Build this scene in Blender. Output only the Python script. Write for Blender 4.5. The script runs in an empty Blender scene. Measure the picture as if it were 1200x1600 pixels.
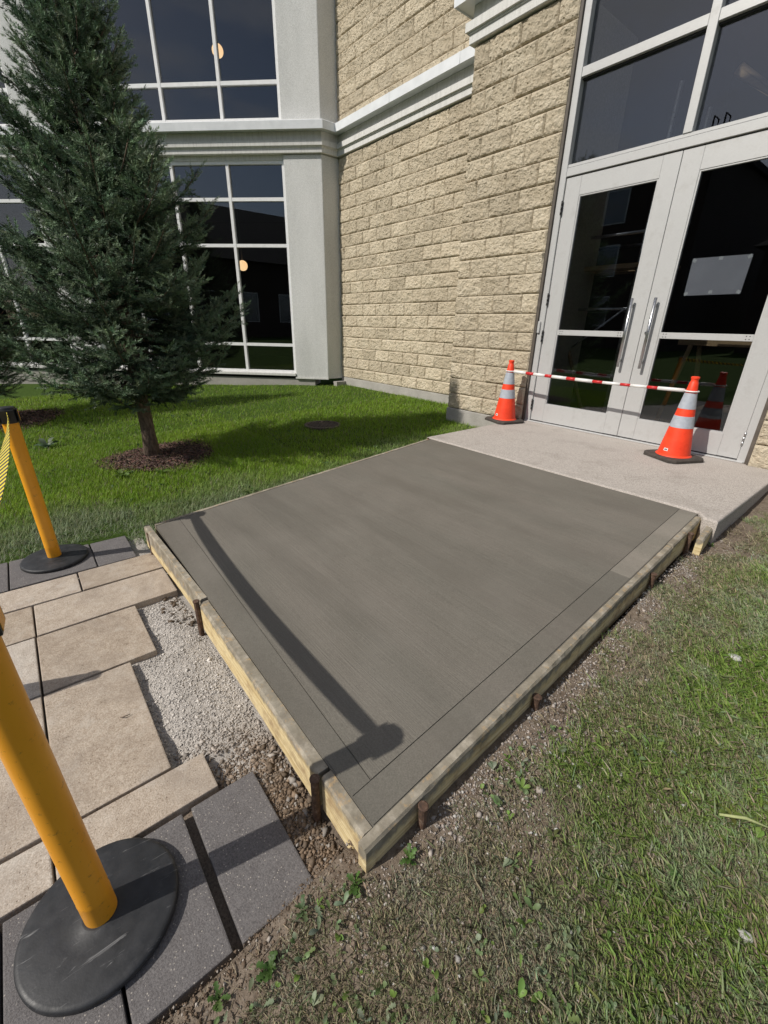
import bpy, bmesh, math, random
import numpy as np
from mathutils import Vector, Matrix, noise as mnoise

random.seed(7)
rng = np.random.default_rng(11)
sc = bpy.context.scene
COL = sc.collection

# ------------------------------------------------------------------ camera
CAM_H = 1.040933
cam_d = bpy.data.cameras.new('camera')
cam = bpy.data.objects.new('camera', cam_d)
COL.objects.link(cam)
_R = [[0.6285357536735223, 0.7775653831803506, 0.01829976048072554],
      [0.31977600495034963, -0.23689640720298116, -0.9174003482189841],
      [-0.7090036057821224, 0.5824707435862456, -0.39754461366497573]]
_r, _d, _f = Vector(_R[0]), Vector(_R[1]), Vector(_R[2])
cam.matrix_world = Matrix((( _r.x, -_d.x, -_f.x, 0.0),
                           ( _r.y, -_d.y, -_f.y, 0.0),
                           ( _r.z, -_d.z, -_f.z, CAM_H),
                           (0, 0, 0, 1)))
cam_d.sensor_fit = 'VERTICAL'
cam_d.sensor_height = 32.0
cam_d.sensor_width = 24.0
cam_d.lens = 32.0 * 677.5926 / 1600.0
cam_d.clip_start = 0.02
cam_d.clip_end = 1500
sc.camera = cam

# ------------------------------------------------------------------ light
SUN_EL = math.radians(42.0)
SUN_AZ = math.radians(12.3)          # light travels toward +Y turned this much toward +X
sun_dir = Vector((math.sin(SUN_AZ) * math.cos(SUN_EL), math.cos(SUN_AZ) * math.cos(SUN_EL), -math.sin(SUN_EL)))
sun_d = bpy.data.lights.new('sun', 'SUN')
sun_d.energy = 4.2
sun_d.angle = math.radians(0.53)
sun_d.color = (1.0, 0.95, 0.87)
sun = bpy.data.objects.new('sun', sun_d)
COL.objects.link(sun)
sun.rotation_euler = sun_dir.to_track_quat('-Z', 'Y').to_euler()
sun.location = (-4, -8, 9)

world = bpy.data.worlds.new('World')
sc.world = world
world.use_nodes = True
wn = world.node_tree.nodes
wl = world.node_tree.links
wn.clear()
w_out = wn.new('ShaderNodeOutputWorld')
w_bg = wn.new('ShaderNodeBackground')
w_sky = wn.new('ShaderNodeTexSky')
w_sky.sky_type = 'NISHITA'
w_sky.sun_disc = False
w_sky.sun_elevation = SUN_EL
to_sun = -sun_dir
w_sky.sun_rotation = math.atan2(to_sun.x, to_sun.y)
w_sky.altitude = 200
w_sky.air_density = 1.0
w_sky.dust_density = 1.6
w_sky.ozone_density = 1.5
w_bg.inputs['Strength'].default_value = 0.085
# soft fair-weather clouds all over the sky
w_tc = wn.new('ShaderNodeTexCoord')
w_map = wn.new('ShaderNodeMapping')
w_map.inputs['Scale'].default_value = (1.0, 1.0, 2.6)
w_no = wn.new('ShaderNodeTexNoise')
w_no.inputs['Scale'].default_value = 2.3
w_no.inputs['Detail'].default_value = 7
w_no.inputs['Roughness'].default_value = 0.58
w_rp = wn.new('ShaderNodeValToRGB')
w_rp.color_ramp.elements[0].position = 0.46
w_rp.color_ramp.elements[0].color = (0, 0, 0, 1)
w_rp.color_ramp.elements[1].position = 0.61
w_rp.color_ramp.elements[1].color = (0.75, 0.75, 0.75, 1)
w_mx = wn.new('ShaderNodeMixRGB')
w_mx.inputs['Color2'].default_value = (8.0, 8.0, 8.15, 1)
wl.new(w_tc.outputs['Generated'], w_map.inputs['Vector'])
wl.new(w_map.outputs['Vector'], w_no.inputs['Vector'])
wl.new(w_no.outputs['Fac'], w_rp.inputs['Fac'])
wl.new(w_rp.outputs['Color'], w_mx.inputs['Fac'])
wl.new(w_sky.outputs['Color'], w_mx.inputs['Color1'])
wl.new(w_mx.outputs['Color'], w_bg.inputs['Color'])
wl.new(w_bg.outputs['Background'], w_out.inputs['Surface'])

sc.view_settings.view_transform = 'Standard'
sc.view_settings.look = 'None'
sc.view_settings.exposure = -0.05
sc.view_settings.gamma = 1.0
sc.view_settings.use_curve_mapping = False
sc.render.engine = 'CYCLES'
sc.cycles.max_bounces = 6
sc.cycles.transparent_max_bounces = 12
sc.cycles.use_denoising = True

# ------------------------------------------------------------------ materials
def lin(c):
    return tuple(((v / 255.0) / 12.92 if v / 255.0 <= 0.04045 else (((v / 255.0) + 0.055) / 1.055) ** 2.4) for v in c)

class NT:
    def __init__(self, name):
        self.m = bpy.data.materials.new(name)
        self.m.use_nodes = True
        self.t = self.m.node_tree
        self.n = self.t.nodes
        self.l = self.t.links
        self.n.clear()
        self.out = self.n.new('ShaderNodeOutputMaterial')
        self.tc = None
    def coord(self, which='Object'):
        if self.tc is None:
            self.tc = self.n.new('ShaderNodeTexCoord')
        return self.tc.outputs[which]
    def pos(self):
        return self.n.new('ShaderNodeNewGeometry').outputs['Position']
    def mapping(self, vec, scale=(1, 1, 1), rot=(0, 0, 0), loc=(0, 0, 0)):
        m = self.n.new('ShaderNodeMapping')
        m.inputs['Scale'].default_value = scale
        m.inputs['Rotation'].default_value = rot
        m.inputs['Location'].default_value = loc
        self.l.new(vec, m.inputs['Vector'])
        return m.outputs['Vector']
    def noise(self, vec, scale, detail=4, rough=0.55, dist=0.0):
        n = self.n.new('ShaderNodeTexNoise')
        n.inputs['Scale'].default_value = scale
        n.inputs['Detail'].default_value = detail
        n.inputs['Roughness'].default_value = rough
        n.inputs['Distortion'].default_value = dist
        self.l.new(vec, n.inputs['Vector'])
        return n.outputs['Fac']
    def voro(self, vec, scale, feature='F1', out='Distance'):
        n = self.n.new('ShaderNodeTexVoronoi')
        n.feature = feature
        n.inputs['Scale'].default_value = scale
        self.l.new(vec, n.inputs['Vector'])
        return n.outputs[out]
    def ramp(self, fac, stops, interp='LINEAR'):
        r = self.n.new('ShaderNodeValToRGB')
        cr = r.color_ramp
        cr.interpolation = interp
        while len(cr.elements) < len(stops):
            cr.elements.new(0.5)
        for e, (p, c) in zip(cr.elements, stops):
            e.position = p
            if isinstance(c, (int, float)):
                c = (c, c, c)
            e.color = (c[0], c[1], c[2], 1)
        self.l.new(fac, r.inputs['Fac'])
        return r.outputs['Color']
    def mix(self, fac, a, b, mode='MIX'):
        m = self.n.new('ShaderNodeMixRGB')
        m.blend_type = mode
        for k, v in (('Fac', fac), ('Color1', a), ('Color2', b)):
            if isinstance(v, (int, float)):
                m.inputs[k].default_value = v if k == 'Fac' else (v, v, v, 1)
            elif isinstance(v, tuple):
                m.inputs[k].default_value = (v[0], v[1], v[2], 1)
            else:
                self.l.new(v, m.inputs[k])
        return m.outputs['Color']
    def math(self, op, a, b=0.0):
        m = self.n.new('ShaderNodeMath')
        m.operation = op
        for i, v in enumerate((a, b)):
            if isinstance(v, (int, float)):
                m.inputs[i].default_value = v
            else:
                self.l.new(v, m.inputs[i])
        return m.outputs[0]
    def sep(self, vec):
        s = self.n.new('ShaderNodeSeparateXYZ')
        self.l.new(vec, s.inputs[0])
        return s.outputs
    def attr(self, name):
        a = self.n.new('ShaderNodeAttribute')
        a.attribute_name = name
        return a.outputs['Color']
    def orand(self):
        return self.n.new('ShaderNodeObjectInfo').outputs['Random']
    def bump(self, h, strength=0.5, dist=0.01, prev=None):
        b = self.n.new('ShaderNodeBump')
        b.inputs['Strength'].default_value = strength
        b.inputs['Distance'].default_value = dist
        self.l.new(h, b.inputs['Height'])
        if prev is not None:
            self.l.new(prev, b.inputs['Normal'])
        return b.outputs['Normal']
    def principled(self, color, rough=0.8, metal=0.0, normal=None, spec=0.5):
        p = self.n.new('ShaderNodeBsdfPrincipled')
        for k, v in (('Base Color', color), ('Roughness', rough), ('Metallic', metal), ('Specular IOR Level', spec)):
            if isinstance(v, tuple):
                p.inputs[k].default_value = (v[0], v[1], v[2], 1)
            elif isinstance(v, (int, float)):
                p.inputs[k].default_value = v
            else:
                self.l.new(v, p.inputs[k])
        if normal is not None:
            self.l.new(normal, p.inputs['Normal'])
        self.l.new(p.outputs[0], self.out.inputs['Surface'])
        return p

MATS = {}

def mk():
    # split face stone
    t = NT('split_stone'); v = t.pos()
    n1 = t.noise(v, 5.5, 5); n2 = t.noise(v, 75, 5, 0.75); n3 = t.noise(v, 260, 2)
    c = t.ramp(n1, [(0.3, (0.46, 0.40, 0.30)), (0.55, (0.57, 0.51, 0.40)), (0.75, (0.63, 0.58, 0.48))])
    c = t.mix(0.5, c, t.ramp(n2, [(0.3, (0.36, 0.31, 0.23)), (0.5, (0.56, 0.50, 0.39)), (0.72, (0.70, 0.65, 0.54))]))
    hv = t.ramp(t.orand(), [(0, (0.90, 0.87, 0.83)), (0.35, (1.0, 0.965, 0.92)), (0.7, (1.06, 1.03, 0.99)), (1, (1.13, 1.10, 1.06))])
    c = t.mix(1.0, c, hv, 'MULTIPLY')
    nm = t.bump(n2, 0.8, 0.018); nm = t.bump(n3, 0.8, 0.005, nm)
    t.principled(c, 0.95, normal=nm, spec=0.15); MATS['stone'] = t.m
    # mortar
    t = NT('mortar'); v = t.pos()
    c = t.ramp(t.noise(v, 40, 3), [(0.3, (0.46, 0.41, 0.32)), (0.7, (0.60, 0.54, 0.44))])
    t.principled(c, 0.95, spec=0.1, normal=t.bump(t.noise(v, 300, 2), 0.4, 0.003)); MATS['mortar'] = t.m
    # stucco
    t = NT('stucco'); v = t.pos()
    big = t.noise(t.mapping(v, (1, 1, .25)), 2.2, 5)
    c = t.ramp(big, [(0.3, (0.52, 0.525, 0.51)), (0.6, (0.70, 0.705, 0.69)), (0.8, (0.76, 0.76, 0.75))])
    sp = t.noise(v, 90, 3, .65)
    c = t.mix(0.45, c, t.ramp(sp, [(0.35, (0.42, 0.42, 0.40)), (0.65, (0.84, 0.84, 0.83))]))
    t.principled(c, 0.92, spec=0.15, normal=t.bump(sp, 0.8, 0.008)); MATS['stucco'] = t.m
    # cornice (cast stone with runs of dirt)
    t = NT('cast_trim'); v = t.pos()
    run = t.noise(t.mapping(v, (9, 9, .7)), 3, 5, .65)
    c = t.ramp(run, [(0.3, (0.52, 0.515, 0.49)), (0.5, (0.67, 0.665, 0.64)), (0.72, (0.74, 0.735, 0.71))])
    c = t.mix(0.3, c, t.ramp(t.noise(v, 120, 3), [(0.4, (0.4, 0.39, 0.37)), (0.6, (0.66, 0.66, 0.64))]))
    t.principled(c, 0.9, spec=0.15, normal=t.bump(t.noise(v, 120, 3), .3, .004)); MATS['trim'] = t.m
    # flashing / aluminium
    t = NT('flashing'); v = t.pos()
    c = t.ramp(t.noise(t.mapping(v, (3, 3, 3)), 2, 4), [(0.3, (0.66, 0.68, 0.70)), (0.7, (0.76, 0.78, 0.80))])
    t.principled(c, 0.5, 0.0, spec=0.4, normal=t.bump(t.noise(v, 6, 2), .1, .02)); MATS['flashing'] = t.m
    t = NT('aluminium'); v = t.pos()
    br = t.noise(t.mapping(v, (6, 6, 90)), 8, 3)
    c = t.ramp(br, [(0.3, (0.45, 0.45, 0.445)), (0.7, (0.52, 0.52, 0.515))])
    dirt = t.noise(v, 9, 5, .7)
    c = t.mix(t.ramp(dirt, [(0.52, 0.0), (0.75, 0.5)]), c, (0.34, 0.33, 0.315))
    t.principled(c, t.ramp(dirt, [(0.3, .36), (0.7, .5)]), 0.15, spec=0.5); MATS['alu'] = t.m
    t = NT('white_frame'); v = t.pos()
    c = t.ramp(t.noise(v, 14, 4), [(0.3, (0.76, 0.76, 0.76)), (0.7, (0.84, 0.84, 0.84))])
    t.principled(c, 0.45, 0.0, spec=0.5); MATS['wframe'] = t.m
    t = NT('brushed_steel'); v = t.pos()
    t.principled((0.50, 0.50, 0.51), t.ramp(t.noise(v, 60, 3), [(.3, .25), (.7, .4)]), 1.0); MATS['steel'] = t.m
    t = NT('dark_bronze'); v = t.pos()
    t.principled(t.ramp(t.noise(v, 20, 3), [(.3, (0.07, 0.058, 0.047)), (.7, (0.11, 0.092, 0.075))]), .6); MATS['bronze'] = t.m
    # tinted glass
    t = NT('tinted_glass')
    tr = t.n.new('ShaderNodeBsdfTransparent'); tr.inputs['Color'].default_value = (0.70, 0.72, 0.735, 1)
    gl = t.n.new('ShaderNodeBsdfGlossy'); gl.inputs['Roughness'].default_value = 0.004
    gl.inputs['Color'].default_value = (0.95, 0.96, 1.0, 1)
    lw = t.n.new('ShaderNodeLayerWeight'); lw.inputs['Blend'].default_value = .5
    fr = t.math('ADD', t.math('MULTIPLY', t.math('POWER', lw.outputs['Facing'], 5.0), .9), .072)
    mx = t.n.new('ShaderNodeMixShader')
    t.l.new(fr, mx.inputs[0]); t.l.new(tr.outputs[0], mx.inputs[1]); t.l.new(gl.outputs[0], mx.inputs[2])
    t.l.new(mx.outputs[0], t.out.inputs['Surface']); MATS['glass'] = t.m
    # interior
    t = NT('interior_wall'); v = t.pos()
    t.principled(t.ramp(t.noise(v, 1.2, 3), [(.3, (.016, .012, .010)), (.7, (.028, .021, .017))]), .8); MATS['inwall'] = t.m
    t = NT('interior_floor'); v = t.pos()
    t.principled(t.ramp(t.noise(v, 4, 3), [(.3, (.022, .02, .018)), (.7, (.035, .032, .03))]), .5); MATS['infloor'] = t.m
    t = NT('raw_lumber'); v = t.coord()
    t.principled(t.ramp(t.noise(t.mapping(v, (1, 1, 12)), 9, 3), [(.3, (.34, .22, .11)), (.7, (.46, .32, .18))]), .8); MATS['lumber'] = t.m
    t = NT('paper'); v = t.pos()
    t.principled(t.ramp(t.noise(v, 6, 2), [(.3, (.40, .39, .42)), (.7, (.45, .44, .47))]), .9); MATS['paper'] = t.m
    t = NT('globe_glow'); v = t.coord()
    e = t.n.new('ShaderNodeEmission'); e.inputs['Strength'].default_value = 2.4
    t.l.new(t.ramp(t.noise(v, 3, 2), [(.3, (1.0, .58, .26)), (.7, (1.0, .66, .34))]), e.inputs['Color'])
    t.l.new(e.outputs[0], t.out.inputs['Surface']); MATS['globe'] = t.m
    # landing concrete (exposed aggregate, pale)
    t = NT('landing_concrete'); v = t.pos()
    f1 = t.noise(v, 130, 4, .7); f2 = t.noise(v, 3.5, 5, .6); sp = t.voro(v, 170)
    c = t.ramp(f1, [(.32, (.24, .215, .19)), (.52, (.44, .40, .365)), (.70, (.62, .57, .52))])
    c = t.mix(t.ramp(f2, [(.52, 0.0), (.72, .5)]), c, (.27, .24, .21))
    c = t.mix(t.ramp(sp, [(.12, .6), (.26, 0.0)]), c, (.26, .21, .17))
    t.principled(c, .9, spec=.2, normal=t.bump(f1, .5, .004)); MATS['landing'] = t.m
    t = NT('grey_concrete'); v = t.pos()
    f1 = t.noise(v, 5, 6, .65); f2 = t.noise(v, 120, 3)
    c = t.ramp(f1, [(.3, (.29, .275, .25)), (.7, (.42, .40, .37))])
    c = t.mix(.3, c, t.ramp(f2, [(.35, (.22, .21, .19)), (.65, (.48, .46, .42))]))
    t.principled(c, .92, spec=.2, normal=t.bump(f2, .4, .004)); MATS['concrete'] = t.m
    # fresh concrete
    def fresh(name, broom, base):
        t = NT(name); v = t.pos()
        if broom:
            br = t.noise(t.mapping(v, (3.0, 150, 3), (0, 0, math.radians(-1.2))), 1.6, 4, .6)
            gr = t.noise(v, 190, 3, .7)
        else:
            br = t.noise(t.mapping(v, (14, 14, 3)), 3, 3, .6)
            gr = t.noise(v, 220, 3, .6)
        band = t.noise(t.mapping(v, (.55, 2.4, 1), (0, 0, math.radians(6))), 1.5, 4, .55)
        blot = t.noise(v, 3.2, 5, .6)
        k = base
        c = t.ramp(band, [(.30, (k * .80, k * .775, k * .64)), (.5, (k, k * .905, k * .755)), (.70, (k * 1.22, k * 1.07, k * .91))])
        c = t.mix(.32, c, t.ramp(blot, [(.3, (k * .68, k * .62, k * .52)), (.7, (k * 1.28, k * 1.18, k * 1.02))]))
        c = t.mix(.30 if broom else .12, c, t.ramp(br, [(.32, (k * .55, k * .50, k * .42)), (.5, (k, k * .905, k * .755)), (.7, (k * 1.4, k * 1.28, k * 1.08))]))
        c = t.mix(.30, c, t.ramp(gr, [(.35, (k * .45, k * .41, k * .34)), (.65, (k * 1.45, k * 1.33, k * 1.12))]))
        damp = t.noise(t.mapping(v, (.30, 2.6, 1), (0, 0, math.radians(-4))), 1.7, 5, .6, .5)
        c = t.mix(t.ramp(damp, [(.46, 0.0), (.64, .42)]), c, (k * .70, k * .635, k * .53))
        dry = t.noise(t.mapping(v, (.8, .9, 1), loc=(3, 7, 0)), 1.9, 5, .6)
        c = t.mix(t.ramp(dry, [(.50, 0.0), (.70, .32)]), c, (k * 1.30, k * 1.20, k * 1.03))
        nm = t.bump(br, .55 if broom else .12, .004)
        nm = t.bump(gr, .35 if broom else .12, .003, nm)
        t.principled(c, t.ramp(damp, [(.4, .80 if broom else .68), (.65, .60 if broom else .48)]), spec=.3, normal=nm)
        MATS[name] = t.m
    fresh('broomed_concrete', True, .160)
    fresh('trowelled_concrete', False, .152)
    fresh('edge_concrete', False, .215)
    t = NT('smeared_concrete'); v = t.pos()
    f = t.noise(v, 38, 5, .65)
    t.principled(t.ramp(f, [(.3, (.20, .18, .15)), (.7, (.42, .39, .34))]), .95, normal=t.bump(f, .7, .01), spec=.1); MATS['smear'] = t.m
    # pine lumber with cement on top
    t = NT('form_lumber'); v = t.pos()
    gx = t.noise(t.mapping(v, (1.2, 1.2, 30)), 3.2, 5, .6, .6)
    wood = t.ramp(gx, [(.28, (.42, .29, .13)), (.45, (.60, .48, .26)), (.62, (.70, .59, .36)), (.8, (.62, .50, .28))])
    stain = t.noise(v, 11, 5, .7)
    wood = t.mix(t.ramp(stain, [(.50, 0.0), (.68, .75)]), wood, (.30, .20, .11))
    hh = t.sep(t.attr('Col'))
    nz = t.math('ADD', t.math('MULTIPLY', hh[0], 1.0), hh[1])
    cem = t.noise(t.mapping(v, (1, 1, .6)), 26, 6, .72)
    msk = t.math('ADD', t.math('MULTIPLY', nz, .9), t.math('MULTIPLY', cem, .55))
    mk_ = t.ramp(t.math('SUBTRACT', msk, .3), [(.60, 0.0), (.74, .9)])
    cc = t.ramp(t.noise(v, 14, 6, .7), [(.3, (.13, .118, .098)), (.5, (.22, .20, .168)), (.7, (.40, .365, .31))])
    cc = t.mix(t.ramp(t.noise(v, 31, 5, .7), [(.55, 0.0), (.68, .75)]), cc, (.40, .27, .14))
    c = t.mix(mk_, wood, cc)
    t.principled(c, .88, spec=.2, normal=t.bump(t.math('ADD', gx, t.math('MULTIPLY', mk_, .5)), .35, .004)); MATS['form'] = t.m
    t = NT('rust'); v = t.pos()
    f = t.noise(v, 55, 5, .7)
    t.principled(t.ramp(f, [(.3, (.035, .022, .016)), (.55, (.105, .058, .036)), (.75, (.24, .19, .15))]), .85, normal=t.bump(f, .5, .003)); MATS['rust'] = t.m
    # pavers
    t = NT('tan_paver'); v = t.pos()
    big = t.noise(v, 4.5, 5, .6, .4); mid = t.noise(v, 22, 6, .7); fine = t.noise(v, 190, 4, .7)
    c = t.ramp(big, [(.3, (.31, .245, .19)), (.5, (.46, .39, .32)), (.72, (.56, .515, .46))])
    c = t.mix(.55, c, t.ramp(mid, [(.32, (.25, .19, .14)), (.52, (.47, .40, .33)), (.70, (.64, .595, .53))]))
    c = t.mix(.4, c, t.ramp(fine, [(.36, (.17, .135, .10)), (.64, (.72, .67, .60))]))
    pit = t.ramp(t.math('ADD', t.voro(v, 75), t.math('MULTIPLY', mid, .55)), [(.34, 1.0), (.42, 0.0)])
    c = t.mix(t.math('MULTIPLY', pit, .6), c, (.17, .13, .09))
    c = t.mix(t.ramp(t.noise(v, 2.6, 6, .68, .8), [(.48, 0.0), (.66, .55)]), c, (.285, .245, .21))
    c = t.mix(t.ramp(t.noise(v, 7.5, 6, .72), [(.56, 0.0), (.70, .5)]), c, (.55, .52, .48))
    sp = t.ramp(t.voro(v, 120), [(.10, .7), (.17, 0.0)])
    c = t.mix(sp, c, (.66, .62, .56))
    c = t.mix(1.0, c, t.ramp(t.orand(), [(0, (.84, .79, .73)), (.5, (1.0, .97, .94)), (1, (1.10, 1.13, 1.16))]), 'MULTIPLY')
    h = t.math('SUBTRACT', t.math('ADD', t.math('MULTIPLY', fine, .5), mid), pit)
    t.principled(c, .9, spec=.2, normal=t.bump(h, .5, .006)); MATS['tan'] = t.m
    t = NT('charcoal_paver'); v = t.pos()
    mid = t.noise(v, 16, 6, .7); fine = t.noise(v, 230, 4, .75)
    c = t.ramp(mid, [(.3, (.115, .105, .105)), (.7, (.175, .165, .165))])
    c = t.mix(.5, c, t.ramp(fine, [(.35, (.06, .055, .055)), (.65, (.26, .245, .24))]))
    sp = t.ramp(t.voro(v, 85), [(.09, .85), (.17, 0.0)])
    c = t.mix(sp, c, (.46, .42, .37))
    t.principled(c, .9, spec=.25, normal=t.bump(fine, .6, .005)); MATS['charcoal'] = t.m
    # ground
    t = NT('ground'); v = t.pos(); P = t.sep(v)
    a = t.noise(v, 3.3, 6, .65); b = t.noise(v, 45, 5, .7)
    soil = t.ramp(a, [(.3, (.12, .088, .064)), (.6, (.21, .168, .13)), (.8, (.31, .265, .22))])
    soil = t.mix(.5, soil, t.ramp(b, [(.3, (.05, .035, .025)), (.7, (.30, .25, .20))]))
    grass = t.ramp(b, [(.3, (.025, .045, .010)), (.7, (.075, .125, .026))])
    lawn = t.ramp(P[0], [(0.0, 1.0), (1.0, 1.0)])
    # bare soil stays on the door side of the path, turf under the blades on the tree side and far away
    side = t.ramp(t.math('ADD', P[0], t.math('MULTIPLY', t.math('SUBTRACT', a, .5), .5)), [(0.0, 0.0), (1.0, 1.0)])
    mleft = t.math('LESS_THAN', P[0], -3.06)
    mfar = t.math('GREATER_THAN', P[0], 1.6)
    mback = t.math('LESS_THAN', P[1], -2.2)
    mk2 = t.math('MINIMUM', t.math('ADD', t.math('ADD', mleft, mfar), mback), 1.0)
    t.principled(t.mix(mk2, soil, grass), 1.0, spec=.05, normal=t.bump(b, .8, .012)); MATS['ground'] = t.m
    t = NT('screenings'); v = t.pos()
    b = t.noise(v, 150, 4, .75); a = t.noise(v, 5, 4)
    c = t.ramp(b, [(.3, (.27, .245, .22)), (.55, (.49, .455, .415)), (.75, (.62, .585, .545))])
    xs = t.sep(v)[0]
    dm = t.math('ADD', xs, t.math('MULTIPLY', t.math('SUBTRACT', a, .5), .9))
    c = t.mix(t.ramp(t.math('ADD', dm, 2.0), [(.78, 0.0), (1.0, .85)]), c, t.ramp(b, [(.3, (.09, .065, .045)), (.7, (.24, .18, .13))]))
    t.principled(c, 1.0, spec=.05, normal=t.bump(b, .9, .006)); MATS['screen'] = t.m
    # vertex coloured scatter
    for nm, rough, spec in (('scatter_stone', .95, .1), ('scatter_grass', .55, .3), ('scatter_needle', .7, .10), ('scatter_bark', .95, .1), ('scatter_leaf', .5, .35)):
        t = NT(nm); cc = t.attr('Col'); v = t.pos()
        c = t.mix(.3, cc, t.ramp(t.noise(v, 160, 3), [(.3, 0.35), (.7, 0.9)]), 'MULTIPLY')
        c = t.mix(.25, cc, c)
        p = t.principled(c, rough, spec=spec)
        if nm in ('scatter_grass', 'scatter_leaf'):
            tl = t.n.new('ShaderNodeBsdfTranslucent'); t.l.new(c, tl.inputs['Color'])
            mx = t.n.new('ShaderNodeMixShader'); mx.inputs[0].default_value = .35
            t.l.new(p.outputs[0], mx.inputs[1]); t.l.new(tl.outputs[0], mx.inputs[2])
            t.l.new(mx.outputs[0], t.out.inputs['Surface'])
        MATS[nm] = t.m
    t = NT('bark'); v = t.pos()
    f = t.noise(t.mapping(v, (30, 30, 9)), 1.6, 5, .7)
    t.principled(t.ramp(f, [(.3, (.05, .035, .025)), (.55, (.15, .105, .075)), (.75, (.26, .20, .155))]), .95, normal=t.bump(f, .9, .012)); MATS['bark'] = t.m
    # plastics
    t = NT('cone_orange'); v = t.coord()
    f = t.noise(v, 12, 5, .65)
    c = t.ramp(f, [(.3, (.78, .045, .012)), (.7, (.92, .07, .022))])
    c = t.mix(t.ramp(t.noise(v, 34, 5, .75), [(.6, 0.0), (.78, .45)]), c, (.42, .05, .02))
    t.principled(c, .5, spec=.4); MATS['orange'] = t.m
    t = NT('retroreflective'); v = t.coord()
    c = t.ramp(t.noise(v, 30, 4), [(.3, (.36, .39, .44)), (.7, (.46, .49, .54))])
    t.principled(c, .4, .1, spec=.5); MATS['retro'] = t.m
    t = NT('black_rubber'); v = t.pos()
    sc_ = t.noise(t.mapping(v, (60, 7, 7), (0, 0, .9)), 1.2, 4, .7, .8)
    c = t.ramp(t.noise(v, 25, 4), [(.3, (.018, .019, .021)), (.7, (.034, .035, .038))])
    c = t.mix(t.ramp(sc_, [(.62, 0.0), (.70, .75)]), c, (.22, .22, .22))
    c = t.mix(t.ramp(t.noise(v, 9, 5, .7), [(.55, 0.0), (.8, .4)]), c, (.10, .10, .105))
    t.principled(c, t.ramp(t.noise(v, 40, 4), [(.3, .42), (.7, .62)]), spec=.4, normal=t.bump(t.noise(v, 200, 2), .12, .002)); MATS['rubber'] = t.m
    t = NT('cone_base_black'); v = t.pos()
    c = t.ramp(t.noise(v, 25, 4), [(.3, (.035, .03, .026)), (.7, (.075, .062, .052))])
    t.principled(c, .8, normal=t.bump(t.noise(v, 150, 2), .2, .002)); MATS['cbase'] = t.m
    t = NT('post_yellow'); v = t.coord()
    c = t.ramp(t.noise(t.mapping(v, (4, 4, 1)), 4, 4), [(.3, (.78, .33, .016)), (.7, (.86, .385, .026))])
    c = t.mix(t.ramp(t.noise(v, 55, 5, .75), [(.60, 0.0), (.70, .65)]), c, (.26, .12, .03))
    t.principled(c, .38, spec=.5, normal=t.bump(t.noise(v, 7, 2), .06, .01)); MATS['yellow'] = t.m
    t = NT('black_plastic'); v = t.coord()
    t.principled(t.ramp(t.noise(v, 20, 3), [(.3, (.012, .012, .013)), (.7, (.024, .024, .025))]), .45); MATS['blackp'] = t.m
    t = NT('pole_white'); v = t.coord()
    t.principled(t.ramp(t.noise(v, 18, 4), [(.3, (.70, .69, .67)), (.7, (.80, .79, .77))]), .4); MATS['pwhite'] = t.m
    t = NT('pole_red'); v = t.coord()
    t.principled(t.ramp(t.noise(v, 18, 4), [(.3, (.50, .018, .02)), (.7, (.60, .03, .03))]), .4); MATS['pred'] = t.m
    # hazard belt
    t = NT('hazard_belt'); uv = t.sep(t.coord('UV'))
    s = t.math('ADD', t.math('MULTIPLY', uv[0], 17.0), t.math('MULTIPLY', uv[1], .38))
    fr = t.math('FRACT', s)
    k = t.math('GREATER_THAN', fr, .5)
    wv = t.n.new('ShaderNodeTexWave'); wv.inputs['Scale'].default_value = 60
    t.l.new(t.coord('UV'), wv.inputs['Vector'])
    c = t.mix(k, (.045, .040, .040), (.72, .58, .035))
    c = t.mix(.25, c, t.ramp(wv.outputs['Color'], [(.2, 0.45), (.8, 1.0)]), 'MULTIPLY')
    t.principled(c, .7); MATS['belt'] = t.m
    t = NT('far_brick'); v = t.pos()
    bt = t.n.new('ShaderNodeTexBrick'); bt.inputs['Scale'].default_value = 4
    bt.inputs['Color1'].default_value = (.075, .045, .035, 1); bt.inputs['Color2'].default_value = (.05, .032, .027, 1); bt.inputs['Mortar'].default_value = (.09, .08, .07, 1)
    t.l.new(t.mapping(v, (1, 1, 1), (math.radians(90), 0, 0)), bt.inputs['Vector'])
    t.principled(bt.outputs['Color'], .95); MATS['farbrick'] = t.m
    t = NT('far_roof'); v = t.pos()
    t.principled(t.ramp(t.noise(v, 3, 4), [(.3, (.03, .028, .026)), (.7, (.05, .047, .044))]), .95); MATS['farroof'] = t.m
    t = NT('cast_iron'); v = t.pos()
    t.principled(t.ramp(t.noise(v, 40, 4), [(.3, (.045, .03, .022)), (.7, (.11, .08, .06))]), .8, normal=t.bump(t.noise(v, 120, 3), .3, .003)); MATS['iron'] = t.m
    t = NT('white_stone'); v = t.pos()
    f = t.noise(v, 40, 5)
    t.principled(t.ramp(f, [(.3, (.34, .33, .31)), (.7, (.50, .49, .47))]), .9, normal=t.bump(f, .5, .006)); MATS['wstone'] = t.m
    t = NT('dead_stalk'); v = t.pos()
    t.principled(t.ramp(t.noise(v, 30, 4), [(.3, (.26, .30, .12)), (.7, (.40, .42, .20))]), .8); MATS['stalk'] = t.m
mk()

# ------------------------------------------------------------------ mesh helpers
def link(o, parent=None):
    COL.objects.link(o)
    if parent is not None:
        o.parent = parent
    return o

def empty(name, loc=(0, 0, 0), parent=None):
    o = bpy.data.objects.new(name, None)
    o.location = loc
    o.empty_display_size = .1
    return link(o, parent)

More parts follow.
